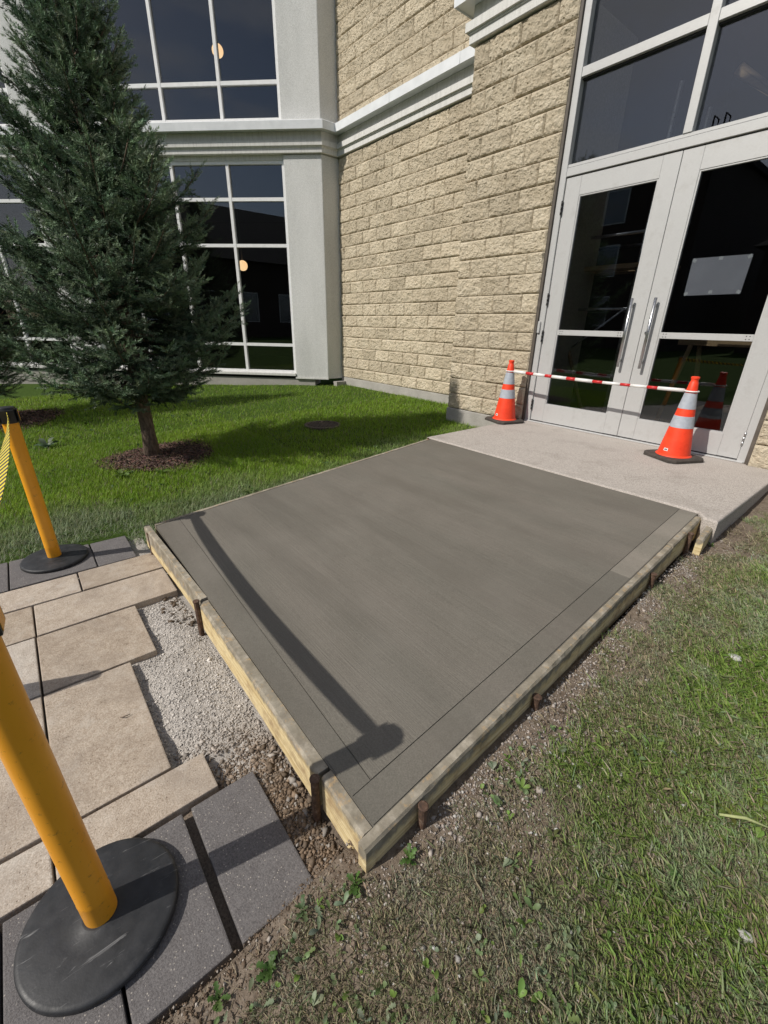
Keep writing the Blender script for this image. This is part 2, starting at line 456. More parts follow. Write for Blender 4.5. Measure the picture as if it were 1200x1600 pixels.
def tag(o, label=None, cat=None, group=None, kind=None):
    if label: o['label'] = label
    if cat: o['category'] = cat
    if group: o['group'] = group
    if kind: o['kind'] = kind
    return o

def mesh_obj(name, verts, faces, mat, parent=None, smooth=False, loc=None):
    me = bpy.data.meshes.new(name)
    me.from_pydata([tuple(v) for v in verts], [], faces)
    me.update()
    me.materials.append(MATS[mat])
    if smooth:
        me.polygons.foreach_set('use_smooth', [True] * len(me.polygons))
    o = bpy.data.objects.new(name, me)
    if loc is not None:
        o.location = loc
    return link(o, parent)

def bm_obj(name, bm, mat, parent=None, smooth=False, loc=None):
    me = bpy.data.meshes.new(name)
    bm.normal_update()
    bm.to_mesh(me)
    bm.free()
    me.materials.append(MATS[mat])
    if smooth:
        me.polygons.foreach_set('use_smooth', [True] * len(me.polygons))
    o = bpy.data.objects.new(name, me)
    if loc is not None:
        o.location = loc
    return link(o, parent)

def add_box(bm, x0, x1, y0, y1, z0, z1, M=None):
    ps = [(x0, y0, z0), (x1, y0, z0), (x1, y1, z0), (x0, y1, z0), (x0, y0, z1), (x1, y0, z1), (x1, y1, z1), (x0, y1, z1)]
    vs = [bm.verts.new(M @ Vector(p) if M else p) for p in ps]
    for f in ((0, 3, 2, 1), (4, 5, 6, 7), (0, 1, 5, 4), (1, 2, 6, 5), (2, 3, 7, 6), (3, 0, 4, 7)):
        bm.faces.new([vs[i] for i in f])
    return vs

def box(name, x0, x1, y0, y1, z0, z1, mat, parent=None, bevel=0.0, M=None, seg=1):
    bm = bmesh.new()
    add_box(bm, x0, x1, y0, y1, z0, z1, M)
    if bevel:
        bmesh.ops.bevel(bm, geom=list(bm.edges), offset=bevel, segments=seg, affect='EDGES', profile=.5)
    return bm_obj(name, bm, mat, parent)

def add_tube(bm, pts, radii, n=10, cap=True):
    pts = [Vector(p) for p in pts]
    if isinstance(radii, (int, float)):
        radii = [radii] * len(pts)
    rings = []
    for i, p in enumerate(pts):
        if i == 0: t = pts[1] - pts[0]
        elif i == len(pts) - 1: t = pts[-1] - pts[-2]
        else: t = pts[i + 1] - pts[i - 1]
        t.normalize()
        a = t.orthogonal().normalized() if abs(t.z) < .99 else Vector((1, 0, 0))
        b = t.cross(a).normalized(); a = b.cross(t)
        rings.append([bm.verts.new(p + radii[i] * (math.cos(2 * math.pi * k / n) * a + math.sin(2 * math.pi * k / n) * b)) for k in range(n)])
    for r0, r1 in zip(rings, rings[1:]):
        for k in range(n):
            bm.faces.new((r0[k], r0[(k + 1) % n], r1[(k + 1) % n], r1[k]))
    if cap:
        bm.faces.new(list(reversed(rings[0]))); bm.faces.new(rings[-1])

def tube(name, pts, radii, mat, parent=None, n=12, smooth=True):
    bm = bmesh.new(); add_tube(bm, pts, radii, n)
    bmesh.ops.recalc_face_normals(bm, faces=list(bm.faces))
    o = bm_obj(name, bm, mat, parent)
    if smooth:
        for p in o.data.polygons:
            p.use_smooth = len(p.vertices) == 4
    return o

def lathe(name, prof, mat, parent=None, n=40, loc=None, M=None):
    bm = bmesh.new(); rings = []
    for r, z in prof:
        rings.append([bm.verts.new((r * math.cos(2 * math.pi * k / n), r * math.sin(2 * math.pi * k / n), z)) for k in range(n)])
    for r0, r1 in zip(rings, rings[1:]):
        for k in range(n):
            bm.faces.new((r0[k], r0[(k + 1) % n], r1[(k + 1) % n], r1[k]))
    bm.faces.new(list(reversed(rings[0]))); bm.faces.new(rings[-1])
    if M is not None:
        bmesh.ops.transform(bm, matrix=M, verts=list(bm.verts))
    bmesh.ops.recalc_face_normals(bm, faces=list(bm.faces))
    o = bm_obj(name, bm, mat, parent, loc=loc)
    try:
        o.data.set_sharp_from_angle(angle=math.radians(40))
        o.data.polygons.foreach_set('use_smooth', [True] * len(o.data.polygons))
        o.data.set_sharp_from_angle(angle=math.radians(40))
    except Exception:
        pass
    return o

def soup(name, V, F, C, mat, parent=None):
    """triangle soup from numpy arrays V (n,3), F (m,3), C (n,3)"""
    me = bpy.data.meshes.new(name)
    n, m = len(V), len(F)
    me.vertices.add(n); me.vertices.foreach_set('co', np.ascontiguousarray(V, dtype=np.float32).ravel())
    me.loops.add(m * 3); me.loops.foreach_set('vertex_index', np.ascontiguousarray(F, dtype=np.int32).ravel())
    me.polygons.add(m)
    me.polygons.foreach_set('loop_start', np.arange(0, m * 3, 3, dtype=np.int32))
    try:
        me.polygons.foreach_set('loop_total', np.full(m, 3, dtype=np.int32))
    except Exception:
        pass
    me.update(calc_edges=True)
    if C is not None:
        at = me.color_attributes.new('Col', 'FLOAT_COLOR', 'POINT')
        at.data.foreach_set('color', np.ascontiguousarray(np.c_[C, np.ones(n)], dtype=np.float32).ravel())
    me.materials.append(MATS[mat])
    o = bpy.data.objects.new(name, me)
    return link(o, parent)

def instance(tv, tf, pos, rot, scale, col, tcol=None):
    """tv (k,3), tf (j,3), pos (n,3), rot (n,3,3), scale (n,3) or (n,), col (n,3) -> V,F,C"""
    n, k = len(pos), len(tv)
    if scale.ndim == 1: scale = scale[:, None]
    P = tv[None] * scale[:, None, :]
    V = np.einsum('nij,nkj->nki', rot, P) + pos[:, None]
    F = tf[None] + (np.arange(n) * k)[:, None, None]
    C = np.repeat(col[:, None], k, 1)
    if tcol is not None:
        C = C * tcol[None]
    return V.reshape(-1, 3), F.reshape(-1, 3), C.reshape(-1, 3)

def joinsoup(parts):
    Vs, Fs, Cs, o = [], [], [], 0
    for v, f, c in parts:
        Vs.append(v); Fs.append(f + o); Cs.append(c); o += len(v)
    return np.concatenate(Vs), np.concatenate(Fs), np.concatenate(Cs)

def rotz(a):
    c, s = np.cos(a), np.sin(a); z = np.zeros_like(a); o = np.ones_like(a)
    return np.stack([np.stack([c, -s, z], -1), np.stack([s, c, z], -1), np.stack([z, z, o], -1)], -2)
def rotx(a):
    c, s = np.cos(a), np.sin(a); z = np.zeros_like(a); o = np.ones_like(a)
    return np.stack([np.stack([o, z, z], -1), np.stack([z, c, -s], -1), np.stack([z, s, c], -1)], -2)
def roty(a):
    c, s = np.cos(a), np.sin(a); z = np.zeros_like(a); o = np.ones_like(a)
    return np.stack([np.stack([c, z, s], -1), np.stack([z, o, z], -1), np.stack([-s, z, c], -1)], -2)

def vnoise(x, y, seed=0):
    """smooth 2D value noise 0..1"""
    def h(i, j):
        n = (i * 374761393 + j * 668265263 + seed * 982451653) & 0x7fffffff
        n = ((n ^ (n >> 13)) * 1274126177) & 0x7fffffff
        return ((n ^ (n >> 16)) & 0xffff) / 65535.0
    i = np.floor(x).astype(np.int64); j = np.floor(y).astype(np.int64)
    u = x - i; v = y - j; u = u * u * (3 - 2 * u); v = v * v * (3 - 2 * v)
    return (h(i, j) * (1 - u) + h(i + 1, j) * u) * (1 - v) + (h(i, j + 1) * (1 - u) + h(i + 1, j + 1) * u) * v
def fbm(x, y, seed=0, oct=4):
    s = 0; a = .5; t = 0
    for k in range(oct):
        s = s + a * vnoise(x * 2 ** k, y * 2 ** k, seed + k * 17); t += a; a *= .5
    return s / t
def sstep(a, b, x):
    t = np.clip((x - a) / (b - a), 0, 1); return t * t * (3 - 2 * t)

# ------------------------------------------------------------------ ground
def ground_z(x, y):
    x = np.asarray(x, float); y = np.asarray(y, float)
    yc = np.clip(y, -.4, 7)
    gl = -.378 + .037 * yc
    gr = np.where(yc < .4, -.385 + .2125 * np.clip(yc, 0, .4), np.minimum(-.300 + .055 * (yc - .4), -.07))
    w = sstep(-3.0, -.6, x)
    z = gl * (1 - w) + gr * w
    return z + (fbm(x * 2.1, y * 2.1, 3) - .5) * .03

def axis(segs):
    out = []
    for a, b, n in segs:
        out.append(np.linspace(a, b, n, endpoint=False))
    return np.concatenate(out + [np.array([segs[-1][1]])])
gx = axis([(-400, -40, 8), (-40, -12, 12), (-12, -6, 40), (-6, 2.5, 215), (2.5, 8, 22), (8, 40, 10), (40, 400, 8)])
gy = axis([(-400, -40, 8), (-40, -6, 14), (-6, -1.2, 40), (-1.2, 5.6, 170), (5.6, 9, 10), (9, 40, 10), (40, 400, 8)])
GX, GY = np.meshgrid(gx, gy)
GZ = ground_z(GX, GY)
dig = (GX > -3.30) & (GX < -.66) & (GY < .44) & (GY > -7)
dig |= (GX > -2.94) & (GX < -.62) & (GY >= .44) & (GY < 3.3)
GZ = np.where(dig, -.50, GZ)
nx, ny = len(gx), len(gy)
idx = np.arange(nx * ny).reshape(ny, nx)
quads = np.stack([idx[:-1, :-1], idx[:-1, 1:], idx[1:, 1:], idx[1:, :-1]], -1).reshape(-1, 4)
tri = np.concatenate([quads[:, [0, 1, 2]], quads[:, [0, 2, 3]]])
ground = soup('ground', np.stack([GX, GY, GZ], -1).reshape(-1, 3), tri, None, 'ground')
ground.data.polygons.foreach_set('use_smooth', [True] * len(ground.data.polygons))
tag(ground, 'lawn and bare soil around the path and the building', kind='structure')

# ------------------------------------------------------------------ the building
B = empty('building', (-5, 6, 0))
B.location = (0, 0, 0)
tag(B, 'tan split face stone building with pale columns and glass doors', 'building')

ZC = .181           # a bed joint of the stone courses
CH = .2             # course height
YW, YP, YD = 5.475, 4.644, 4.70
XK = -8.17

def rock_mesh(name, L, H, seed, ends=(0, 0)):
    """one split-face block: local x 0..L, z 0..H, face toward -y"""
    rnd = random.Random(seed)
    g = .0042; gx_ = .0022
    nxx = max(6, int(L / .0125)); nz = 16
    bm = bmesh.new()
    off = Vector((rnd.uniform(0, 50), rnd.uniform(0, 50), rnd.uniform(0, 50)))
    tilt = rnd.uniform(-.006, .012); tx = rnd.uniform(-.008, .008)
    rows = []
    for j in range(nz + 1):
        row = []
        for i in range(nxx + 1):
            x = gx_ + (L - 2 * gx_) * i / nxx; z = g + (H - 2 * g) * j / nz
            u = i / nxx; v = j / nz
            e = min(min(x - gx_, L - gx_ - x) / .007, min(z - g, H - g - z) / .017)
            e = max(0.0, min(1.0, e)); e = e ** .6
            p = Vector((x, z, 0)) * 1.0
            n1 = mnoise.noise(p * 9 + off); n2 = mnoise.noise(p * 26 + off); n3 = mnoise.noise(p * 60 + off)
            rid = 1 - abs(mnoise.noise(p * 13 + off * 1.7))
            n4 = mnoise.noise(p * 120 + off)
            d = .012 + .008 * n1 + .0085 * n2 + .0085 * n3 + .005 * n4 + .010 * (rid - .6) + tilt * (v - .5) * 2 + tx * (u - .5)
            d = max(d, -.002) * e
            jx = rnd.uniform(-.003, .003) * e; jz = rnd.uniform(-.003, .003) * e
            row.append(bm.verts.new((x + jx, -d, z + jz)))
        rows.append(row)
    for j in range(nz):
        for i in range(nxx):
            a, b, c, d = rows[j][i], rows[j][i + 1], rows[j + 1][i + 1], rows[j + 1][i]
            if (i + j) % 2: bm.faces.new((a, b, c)); bm.faces.new((a, c, d))
            else: bm.faces.new((a, b, d)); bm.faces.new((b, c, d))
    bd = .05
    loop = rows[0] + [r[-1] for r in rows[1:]] + list(reversed(rows[-1][:-1])) + [r[0] for r in reversed(rows[1:-1])]
    back = [bm.verts.new((v.co.x, bd, v.co.z)) for v in loop]
    for k in range(len(loop)):
        k2 = (k + 1) % len(loop)
        bm.faces.new((loop[k2], loop[k], back[k], back[k2]))
    me = bpy.data.meshes.new(name)
    bm.normal_update(); bm.to_mesh(me); bm.free()
    me.materials.append(MATS['stone'])
    return me
ROCK = {}
for L, cnt in ((.4, 14), (.2, 6), (.6, 4)):
    ROCK[L] = [rock_mesh('stone_block', L, CH, 100 + int(L * 1000) + k) for k in range(cnt)]

def rock(parent, x, y, z, L, rz=0.0):
    key = .4 if L > .3 else .2
    me = random.choice(ROCK[key])
    o = bpy.data.objects.new('stone_block', me)
    o.location = (x, y, z)
    o.rotation_euler = (0, 0, rz)
    s = L / key
    flip = random.random() < .0
    o.scale = (s, 1, 1)
    return link(o, parent)

# recessed wall, lower and upper stretch
X0 = -7.814 - .4
def wall_blocks(parent, rows, xl, xr, z0, y, phase):
    for r in range(rows):
        z = z0 + r * CH
        x = X0 + (.2 if (r + phase) % 2 else 0.0) - .4
        while x < xr - .02:
            a, b = max(x, xl), min(x + .4, xr)
            if b - a > .06:
                rock(parent, a, y, z, b - a)
            x += .4
zb = ZC - .2
sw = box('stone_wall', XK, -4.10, YW + .016, YW + .20, zb, 3.79, 'mortar', B)
tag(sw, 'lower stretch of tan split face stone wall under the cornice')
wall_blocks(sw, 19, XK + .005, -4.55, zb, YW, 0)
su = box('stone_wall', XK, -4.10, YW + .016, YW + .20, 4.20, 6.62, 'mortar', B)
tag(su, 'upper stretch of tan split face stone wall over the cornice')
wall_blocks(su, 12, XK + .005, -4.12, 4.18, YW, 1)

# pilasters on both sides of the entrance
def pilaster(xa, xb, rows, label):
    core = box('pilaster', xa + .012, xb - .012, YP + .016, YW + .3, zb + .002, zb + rows * CH, 'mortar', B)
    tag(core, label)
    for r in range(rows):
        z = zb + r * CH
        if r % 2 == 0: cuts = [0, .2, .6, 1.0, xb - xa]
        else: cuts = [0, .4, .8, xb - xa]
        for a, b in zip(cuts, cuts[1:]):
            rock(core, xa + a, YP, z, b - a)
        # return faces seen only from the side
        if r % 2 == 0:
            rock(core, xa, YP + .45, z, .4, -math.pi / 2)
        else:
            rock(core, xa, YP + .25, z, .2, -math.pi / 2)
    return core
pilaster(-4.268, -3.058, 19, 'stone pilaster between the recessed wall and the doors')
pilaster(-.800, .410, 19, 'stone pilaster past the hinge side of the doors')
# upper pilasters above the cornice (out of the picture): plain core
box('pilaster_core', -4.25, -3.07, YP + .03, YW + .3, 4.21, 6.62, 'stone', B)
box('pilaster_core', -.79, .40, YP + .03, YW + .3, 3.79, 6.62, 'stone', B)

# reveal strips beside the entrance glazing
box('reveal', -3.0575, -3.030, YP + .004, YD + .10, -.02, 6.6, 'bronze', B)
box('reveal', -.828, -.8005, YP + .004, YD + .10, -.02, 6.6, 'bronze', B)

# foundations
for i, (a, b, c, d) in enumerate(((XK - .02, -4.15, YW - .012, YW + .2), (-4.285, -3.06, YP - .014, YP + .6), (-.80, .43, YP - .014, YP + .6))):
    box('foundation', a, b, c, d, -.9, zb - .003, 'concrete', B, .006)
box('foundation', XK + .02, -8.02, YW - .25, YW - .02, -.9, -.10, 'concrete', B)

# facade at 45 degrees: s runs left along it, off outward
K = Vector((XK, YW - .36, 0)); dA = Vector((-.70710678, -.70710678, 0)); nA = Vector((.70710678, -.70710678, 0))
MA = Matrix(((dA.x, -nA.x, 0, K.x), (dA.y, -nA.y, 0, K.y), (0, 0, 1, 0), (0, 0, 0, 1)))   # local x=s, y=inward, z up
def abox(name, s0, s1, i0, i1, z0, z1, mat, parent, bevel=0.0):
    return box(name, s0, s1, i0, i1, z0, z1, mat, parent, bevel, M=MA)

def column(name, s0, s1, z0, z1, corner):
    bm = bmesh.new()
    if corner:
        pts = [K.copy(), K + dA * s1, K + dA * s1 - nA * .3, Vector((XK - .25, YW + .25, 0)), Vector((XK, YW + .25, 0))]
    else:
        pts = [K + dA * s0, K + dA * s1, K + dA * s1 - nA * .3, K + dA * s0 - nA * .3]
    lo = [bm.verts.new((p.x, p.y, z0)) for p in pts]; hi = [bm.verts.new((p.x, p.y, z1)) for p in pts]
    n = len(pts)
    for k in range(n):
        bm.faces.new((lo[k], lo[(k + 1) % n], hi[(k + 1) % n], hi[k]))
    bm.faces.new(lo); bm.faces.new(hi)
    bmesh.ops.recalc_face_normals(bm, faces=list(bm.faces))
    es = [e for e in bm.edges if abs(e.verts[0].co.z - e.verts[1].co.z) > .5]
    bmesh.ops.bevel(bm, geom=es, offset=.012, segments=2, affect='EDGES', profile=.5)
    return bm_obj(name, bm, 'stucco', B)
for (s0, s1, cr) in ((0, .70, True), (5.03, 5.73, False), (10.06, 10.76, False)):
    for z0, z1 in ((-.045, 3.78), (4.195, 7.2)):
        column('column', s0, s1, z0, z1, cr)
    # thin drip trim at the foot
    abox('column_base_trim', s0 - (0 if cr else .01), s1 + .005, -.012, .1, -.062, -.03, 'trim', B)
abox('foundation', .3, 11, .03, .5, -.9, -.066, 'concrete', B)

# cornice: profile swept along the wall line
def offset_path(path, off):
    res = []
    for i, p in enumerate(path):
        def nrm(a, b):
            t = (b - a).normalized(); return Vector((t.y, -t.x))
        if i == 0: n = nrm(path[0], path[1]); res.append(p + n * off)
        elif i == len(path) - 1: n = nrm(path[-2], path[-1]); res.append(p + n * off)
        else:
            n0 = nrm(path[i - 1], p); n1 = nrm(p, path[i + 1]); b = (n0 + n1)
            b = b / max(.2, (1 + n0.dot(n1))); res.append(p + b * off)
    return res
def sweep(name, path, prof, mat, parent):
    bm = bmesh.new(); cols = []
    lines = [offset_path(path, o) for o, z in prof]
    for i in range(len(path)):
        cols.append([bm.verts.new((lines[k][i].x, lines[k][i].y, prof[k][1])) for k in range(len(prof))])
    m = len(prof)
    for c0, c1 in zip(cols, cols[1:]):
        for k in range(m):
            bm.faces.new((c0[k], c1[k], c1[(k + 1) % m], c0[(k + 1) % m]))
    bm.faces.new(cols[0]); bm.faces.new(list(reversed(cols[-1])))
    bmesh.ops.recalc_face_normals(bm, faces=list(bm.faces))
    return bm_obj(name, bm, mat, parent)
Kl = K + dA * 11.2
path = [Vector((Kl.x, Kl.y)), Vector((K.x, K.y)), Vector((XK, YW)), Vector((-4.268, YW)), Vector((-4.268, YP)), Vector((-3.058, YP))]
def cornice(path, label):
    co = sweep('cornice', path, [(-.1, 3.792), (.045, 3.792), (.05, 3.797), (.05, 3.868), (.062, 3.872), (.062, 3.885), (.085, 3.89), (.085, 3.965), (.03, 3.972), (.026, 4.10), (-.1, 4.10)], 'trim', B)
    tag(co, label)
    sweep('cornice_flashing', path, [(-.1, 4.104), (.172, 4.104), (.172, 4.088), (.178, 4.088), (.182, 4.205), (.15, 4.222), (-.1, 4.245)], 'flashing', co)
    return co
c1 = cornice(path, 'moulded pale band with metal cap along the walls')
c2 = cornice([Vector((-.80, YP)), Vector((.41, YP)), Vector((.41, YP + 1))], 'moulded pale band past the doors')
# lapped seams of the metal cap
for t in (.42, .78):
    x = XK + (-4.268 - XK) * t
    box('flashing_seam', x - .012, x + .012, YW - .1845, YW - .173, 4.086, 4.207, 'flashing', c1)

# windows of the 45 degree facade
GT = []
def window(s0, nb, z0, z1, bars, label):
    W = empty('window', parent=B); tag(W, label)
    pitch = 4.33 / 4
    s1 = s0 + nb * pitch
    f = .028
    dep0, dep1 = .045, .13
    for k in range(nb + 1):
        s = s0 + k * pitch
        a, b = s - f, s + f
        if k == 0: a, b = s, s + .05
        if k == nb: a, b = s - .05, s
        abox('mullion', a, b, dep0, dep1, z0, z1, 'wframe', W, .003)
    zs = [z0] + bars + [z1]
    for k in range(nb):
        a = s0 + k * pitch + (.0505 if k == 0 else f + .0005); b = s0 + (k + 1) * pitch - (.0505 if k == nb - 1 else f + .0005)
        for j, z in enumerate(zs):
            za, zb_ = z - f, z + f
            if j == 0: za, zb_ = z, z + .05
            if j == len(zs) - 1: za, zb_ = z - .05, z
            abox('transom_bar', a, b, dep0 + .004, dep1 - .004, za, zb_, 'wframe', W)
        for za, zb_ in zip(zs, zs[1:]):
            abox('pane', a - .006, b + .006, .088, .094, za + .02, zb_ - .02, 'glass', W)
    # sill
    abox('sill', s0 + .001, s1 - .001, -.022, .14, z0 - .055, z0 - .002, 'trim', W, .004)
    abox('lintel', s0 + .001, s1 - .001, .035, .3, z1 + .001, z1 + .075 if z1 < 4 else z1 + .2, 'trim', W)
window(.70, 4, .045, 3.715, [.60, 2.39, 3.135], 'tall ground floor window beside the corner column')
window(.70, 4, 4.27, 7.0, [4.80, 6.3], 'upper floor window beside the corner column')
window(5.73, 4, .045, 3.715, [.60, 2.39, 3.135], 'ground floor window mostly hidden by the spruce')
window(5.73, 4, 4.27, 7.0, [4.80, 6.3], 'upper floor window mostly hidden by the spruce')

# interior shells
def shell(name, lo, hi, mat, M=None, open_side='y0'):
    x0, y0, z0 = lo; x1, y1, z1 = hi
    V = [(x0, y0, z0), (x1, y0, z0), (x1, y1, z0), (x0, y1, z0), (x0, y0, z1), (x1, y0, z1), (x1, y1, z1), (x0, y1, z1)]
    V = [M @ Vector(v) if M else Vector(v) for v in V]
    F = [(0, 1, 2, 3), (7, 6, 5, 4), (1, 5, 6, 2), (2, 6, 7, 3), (3, 7, 4, 0)]
    o = mesh_obj(name, V, F, mat, B)
    return o
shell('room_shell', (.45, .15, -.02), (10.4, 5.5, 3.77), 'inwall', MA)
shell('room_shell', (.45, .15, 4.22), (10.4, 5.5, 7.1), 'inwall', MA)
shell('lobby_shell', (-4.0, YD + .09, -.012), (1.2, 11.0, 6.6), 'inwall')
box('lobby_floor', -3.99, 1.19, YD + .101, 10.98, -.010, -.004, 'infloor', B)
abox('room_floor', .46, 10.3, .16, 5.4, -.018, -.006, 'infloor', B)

# pendant globes inside
def globe(s, i, z, label, zc):
    p = MA @ Vector((s, i, z))
    g = empty('globe_lamp', p)
    tag(g, label, 'lamp', 'globe lamps behind the tinted windows')
    bm = bmesh.new(); bmesh.ops.create_uvsphere(bm, u_segments=24, v_segments=14, radius=.10)
    bm_obj('globe', bm, 'globe', g, True)
    tube('stem', [(0, 0, .095), (0, 0, zc - z)], .012, 'blackp', g, 8)
globe(2.05, .8, 5.55, 'warm globe lamp behind the upper window', 7.05)
globe(1.97, .8, 2.13, 'warm globe lamp behind the ground floor window', 3.74)

# ------------------------------------------------------------------ entrance
E_ = empty('entrance_frame', parent=B)
tag(E_, 'pale aluminium frame with transom glass over the double doors')
XL, XR, XM = -3.030, -.828, -1.926
LZ = 2.395
for a, b in ((XL, XL + .068), (XR - .060, XR)):
    box('jamb', a, b, YD - .028, YD + .09, .0, 6.55, 'alu', E_, .003)
box('mullion', XM - .034, XM + .034, YD - .026, YD + .085, 2.505, 6.55, 'alu', E_, .003)
jl, jr = XL + .0685, XR - .0605
box('head_bar', jl, jr, YD - .027, YD + .088, 2.405, 2.475, 'alu', E_, .003)
for za, zb_ in ((2.480, 2.503),):
    box('door_stop', jl, jr, YD - .018, YD + .08, za, zb_, 'alu', E_)
for z in (3.19, 4.3, 5.6):
    for a, b in ((jl, XM - .0345), (XM + .0345, jr)):
        box('transom_bar', a, b, YD - .024, YD + .083, z - .036, z + .036, 'alu', E_, .003)
zz = [2.503, 3.19, 4.3, 5.6, 6.55]
for za, zb_ in zip(zz, zz[1:]):
    for a, b in ((jl, XM - .0345), (XM + .0345, jr)):
        box('pane', a - .008, b + .008, YD + .03, YD + .036, za + .005, zb_ - .005, 'glass', E_)
# black gaskets seen inside the transom panes
for za, zb_ in zip(zz, zz[1:]):
    for a, b in ((jl, XM - .0345), (XM + .0345, jr)):
        box('gasket', a, b, YD + .005, YD + .028, zb_ - .036 - .014, zb_ - .0365, 'blackp', E_)
box('threshold', XL + .01, XR - .01, YD - .05, YD + .10, .0005, .012, 'alu', E_, .003)

def door(xa, xb, hinge_left, label):
    D = empty('door', (0, 0, 0), B); tag(D, label)
    y0, y1 = YD - .012, YD + .034
    zt, zbm = LZ, .022
    ga, gb = (xa + .158, xb - .148) if hinge_left else (xa + .156, xb - .152)
    box('stile', xa, ga, y0, y1, zbm, zt, 'alu', D, .003)
    box('stile', gb, xb, y0, y1, zbm, zt, 'alu', D, .003)
    box('top_rail', ga + .0006, gb - .0006, y0 + .0015, y1 - .002, 2.235, zt, 'alu', D)
    box('bottom_rail', ga + .0006, gb - .0006, y0 + .0015, y1 - .002, zbm, .215, 'alu', D)
    for a, b, c, d in ((ga, ga + .012, .215, 2.235), (gb - .012, gb, .215, 2.235)):
        box('glazing_bead', a, b, y0 + .006, y1 - .004, c, d, 'alu', D)
    for c, d in ((.215, .227), (2.223, 2.235)):
        box('glazing_bead', ga + .0125, gb - .0125, y0 + .006, y1 - .004, c, d, 'alu', D)
    box('pane', ga + .004, gb - .004, YD + .008, YD + .014, .219, 2.231, 'glass', D)
    box('sweep', xa + .004, xb - .004, y0 + .004, y1 - .004, .0125, .0215, 'blackp', D)
    # bar across the glass
    pb = box('push_bar', ga + .0125, gb - .0125, YD - .008, YD + .004, .965, 1.018, 'alu', D, .002)
    for x in (ga + .05, gb - .05):
        for dx in (-.012, .012):
            for dz in (-.012, .012):
                tube('screw', [(x + dx, YD - .0078, .9915 + dz), (x + dx, YD - .0095, .9915 + dz)], .0045, 'blackp', pb, 6)
    hx = gb + .016 if hinge_left else ga - .080
    hx = -2.052 if hinge_left else -1.846
    h = tube('pull_handle', [(hx, y0 - .052, .695), (hx, y0 - .052, 1.305)], .0135, 'steel', D, 16)
    for z in (.755, 1.245):
        tube('standoff', [(hx, y0 - .052, z), (hx, y0 + .002, z)], .009, 'steel', h, 10)
    hy = YD - .02
    xh = xa - .002 if hinge_left else xb + .002
    for z in (.20, .95, 1.32, 2.15):
        hg = empty('hinge', (0, 0, 0), D)
        n = 3
        for k in range(n):
            za = z - .06 + k * .04
            tube('knuckle', [(xh, hy - .010, za + .001), (xh, hy - .010, za + .039)], .0085, 'blackp' if hinge_left else 'steel', hg, 10)
    if not hinge_left:
        lk = lathe('lock_cylinder', [(.019, 0), (.019, .008), (.014, .011), (.006, .011)], 'steel', D, 20, M=Matrix.Translation((xa + .052, y0 - .0005, 1.01)) @ Matrix.Rotation(math.radians(90), 4, 'X'))
        lathe('keyway', [(.0055, 0), (.0055, .0125), (.003, .0127)], 'blackp', lk, 12, M=Matrix.Translation((xa + .052, y0 - .0006, 1.01)) @ Matrix.Rotation(math.radians(90), 4, 'X'))
    return D
door(-2.958, XM - .002, True, 'left leaf of the aluminium double doors')
door(XM + .002, -.892, False, 'right leaf of the aluminium double doors with key lock')
box('latch_box', XL + .004, XL + .034, YD - .05, YD - .0285, .98, 1.10, 'alu', E_, .004)

# notice taped inside the glass
nt = empty('paper_notice', (-1.45, YD + .017, 1.32))
tag(nt, 'blank pale paper notice taped inside the right door glass', 'notice')
sh = bmesh.new()
pts = [(-.205, 0, -.003), (.205, 0, .0), (.212, 0, .280), (-.207, 0, .282)]
vs = [sh.verts.new(p) for p in pts]; vb = [sh.verts.new((p[0], .0015, p[2])) for p in pts]
sh.faces.new(vs); sh.faces.new(list(reversed(vb)))
for k in range(4): sh.faces.new((vs[k], vb[k], vb[(k + 1) % 4], vs[(k + 1) % 4]))
bm_obj('sheet', sh, 'paper', nt)
for (x, z, a) in ((-.19, .265, .5), (0, .268, 0), (.195, .265, -.5), (-.19, .012, -.5), (.19, .014, .5), (-.01, .02, 0)):
    box('tape', -.014, .014, -.0012, -.0004, -.012, .012, 'pwhite', nt, M=Matrix.Translation((x, 0, z)) @ Matrix.Rotation(a, 4, 'Y'))

# scaffold and trestle in the dark lobby behind the glass
sf = empty('work_scaffold', (-2.6, 5.55, 0))
tag(sf, 'timber and metal work scaffold in the dark lobby behind the doors', 'scaffold')
for x in (-.9, .1):
    for y in (0, .8):
        tube('upright', [(x, y, -.003), (x + .06, y, 3.2)], .022, 'steel', sf, 8)
for z in (.5, 1.25, 2.0, 2.75):
    tube('ledger', [(-.89, 0, z), (.16, 0, z)], .016, 'steel', sf, 8)
    tube('ledger', [(-.89, .8, z), (.16, .8, z)], .016, 'steel', sf, 8)
box('plank', -1.0, .35, -.04, .22, 1.66, 1.705, 'lumber', sf)
box('plank', -1.0, .35, .30, .56, 1.66, 1.705, 'lumber', sf)
tube('brace', [(-.86, -.03, 1.6), (-.15, -.03, .02)], .022, 'lumber', sf, 6)
tube('brace', [(-.86, -.03, .5), (.1, -.03, 1.25)], .012, 'steel', sf, 8)
tb = empty('trestle', (-1.35, 5.5, 0))
tag(tb, 'pale timber trestle in the lobby behind the right door', 'trestle')
for x in (-.35, .35):
    for s in (-1, 1):
        tube('leg', [(x + .03 * s, s * .02, .92), (x + .10 * s, s * .3, -.003)], .024, 'lumber', tb, 6)
box('top_beam', -.5, .5, -.045, .045, .90, .99, 'lumber', tb)
rf = empty('leaning_rafter', (-.9, 7.0, 0))
tag(rf, 'long timber beam leaning up across the dark lobby', 'timber beam')
tube('beam', [(-1.6, 0, 3.7), (.75, .5, 1.9), (1.6, .7, 0.0)], .06, 'lumber', rf, 6)

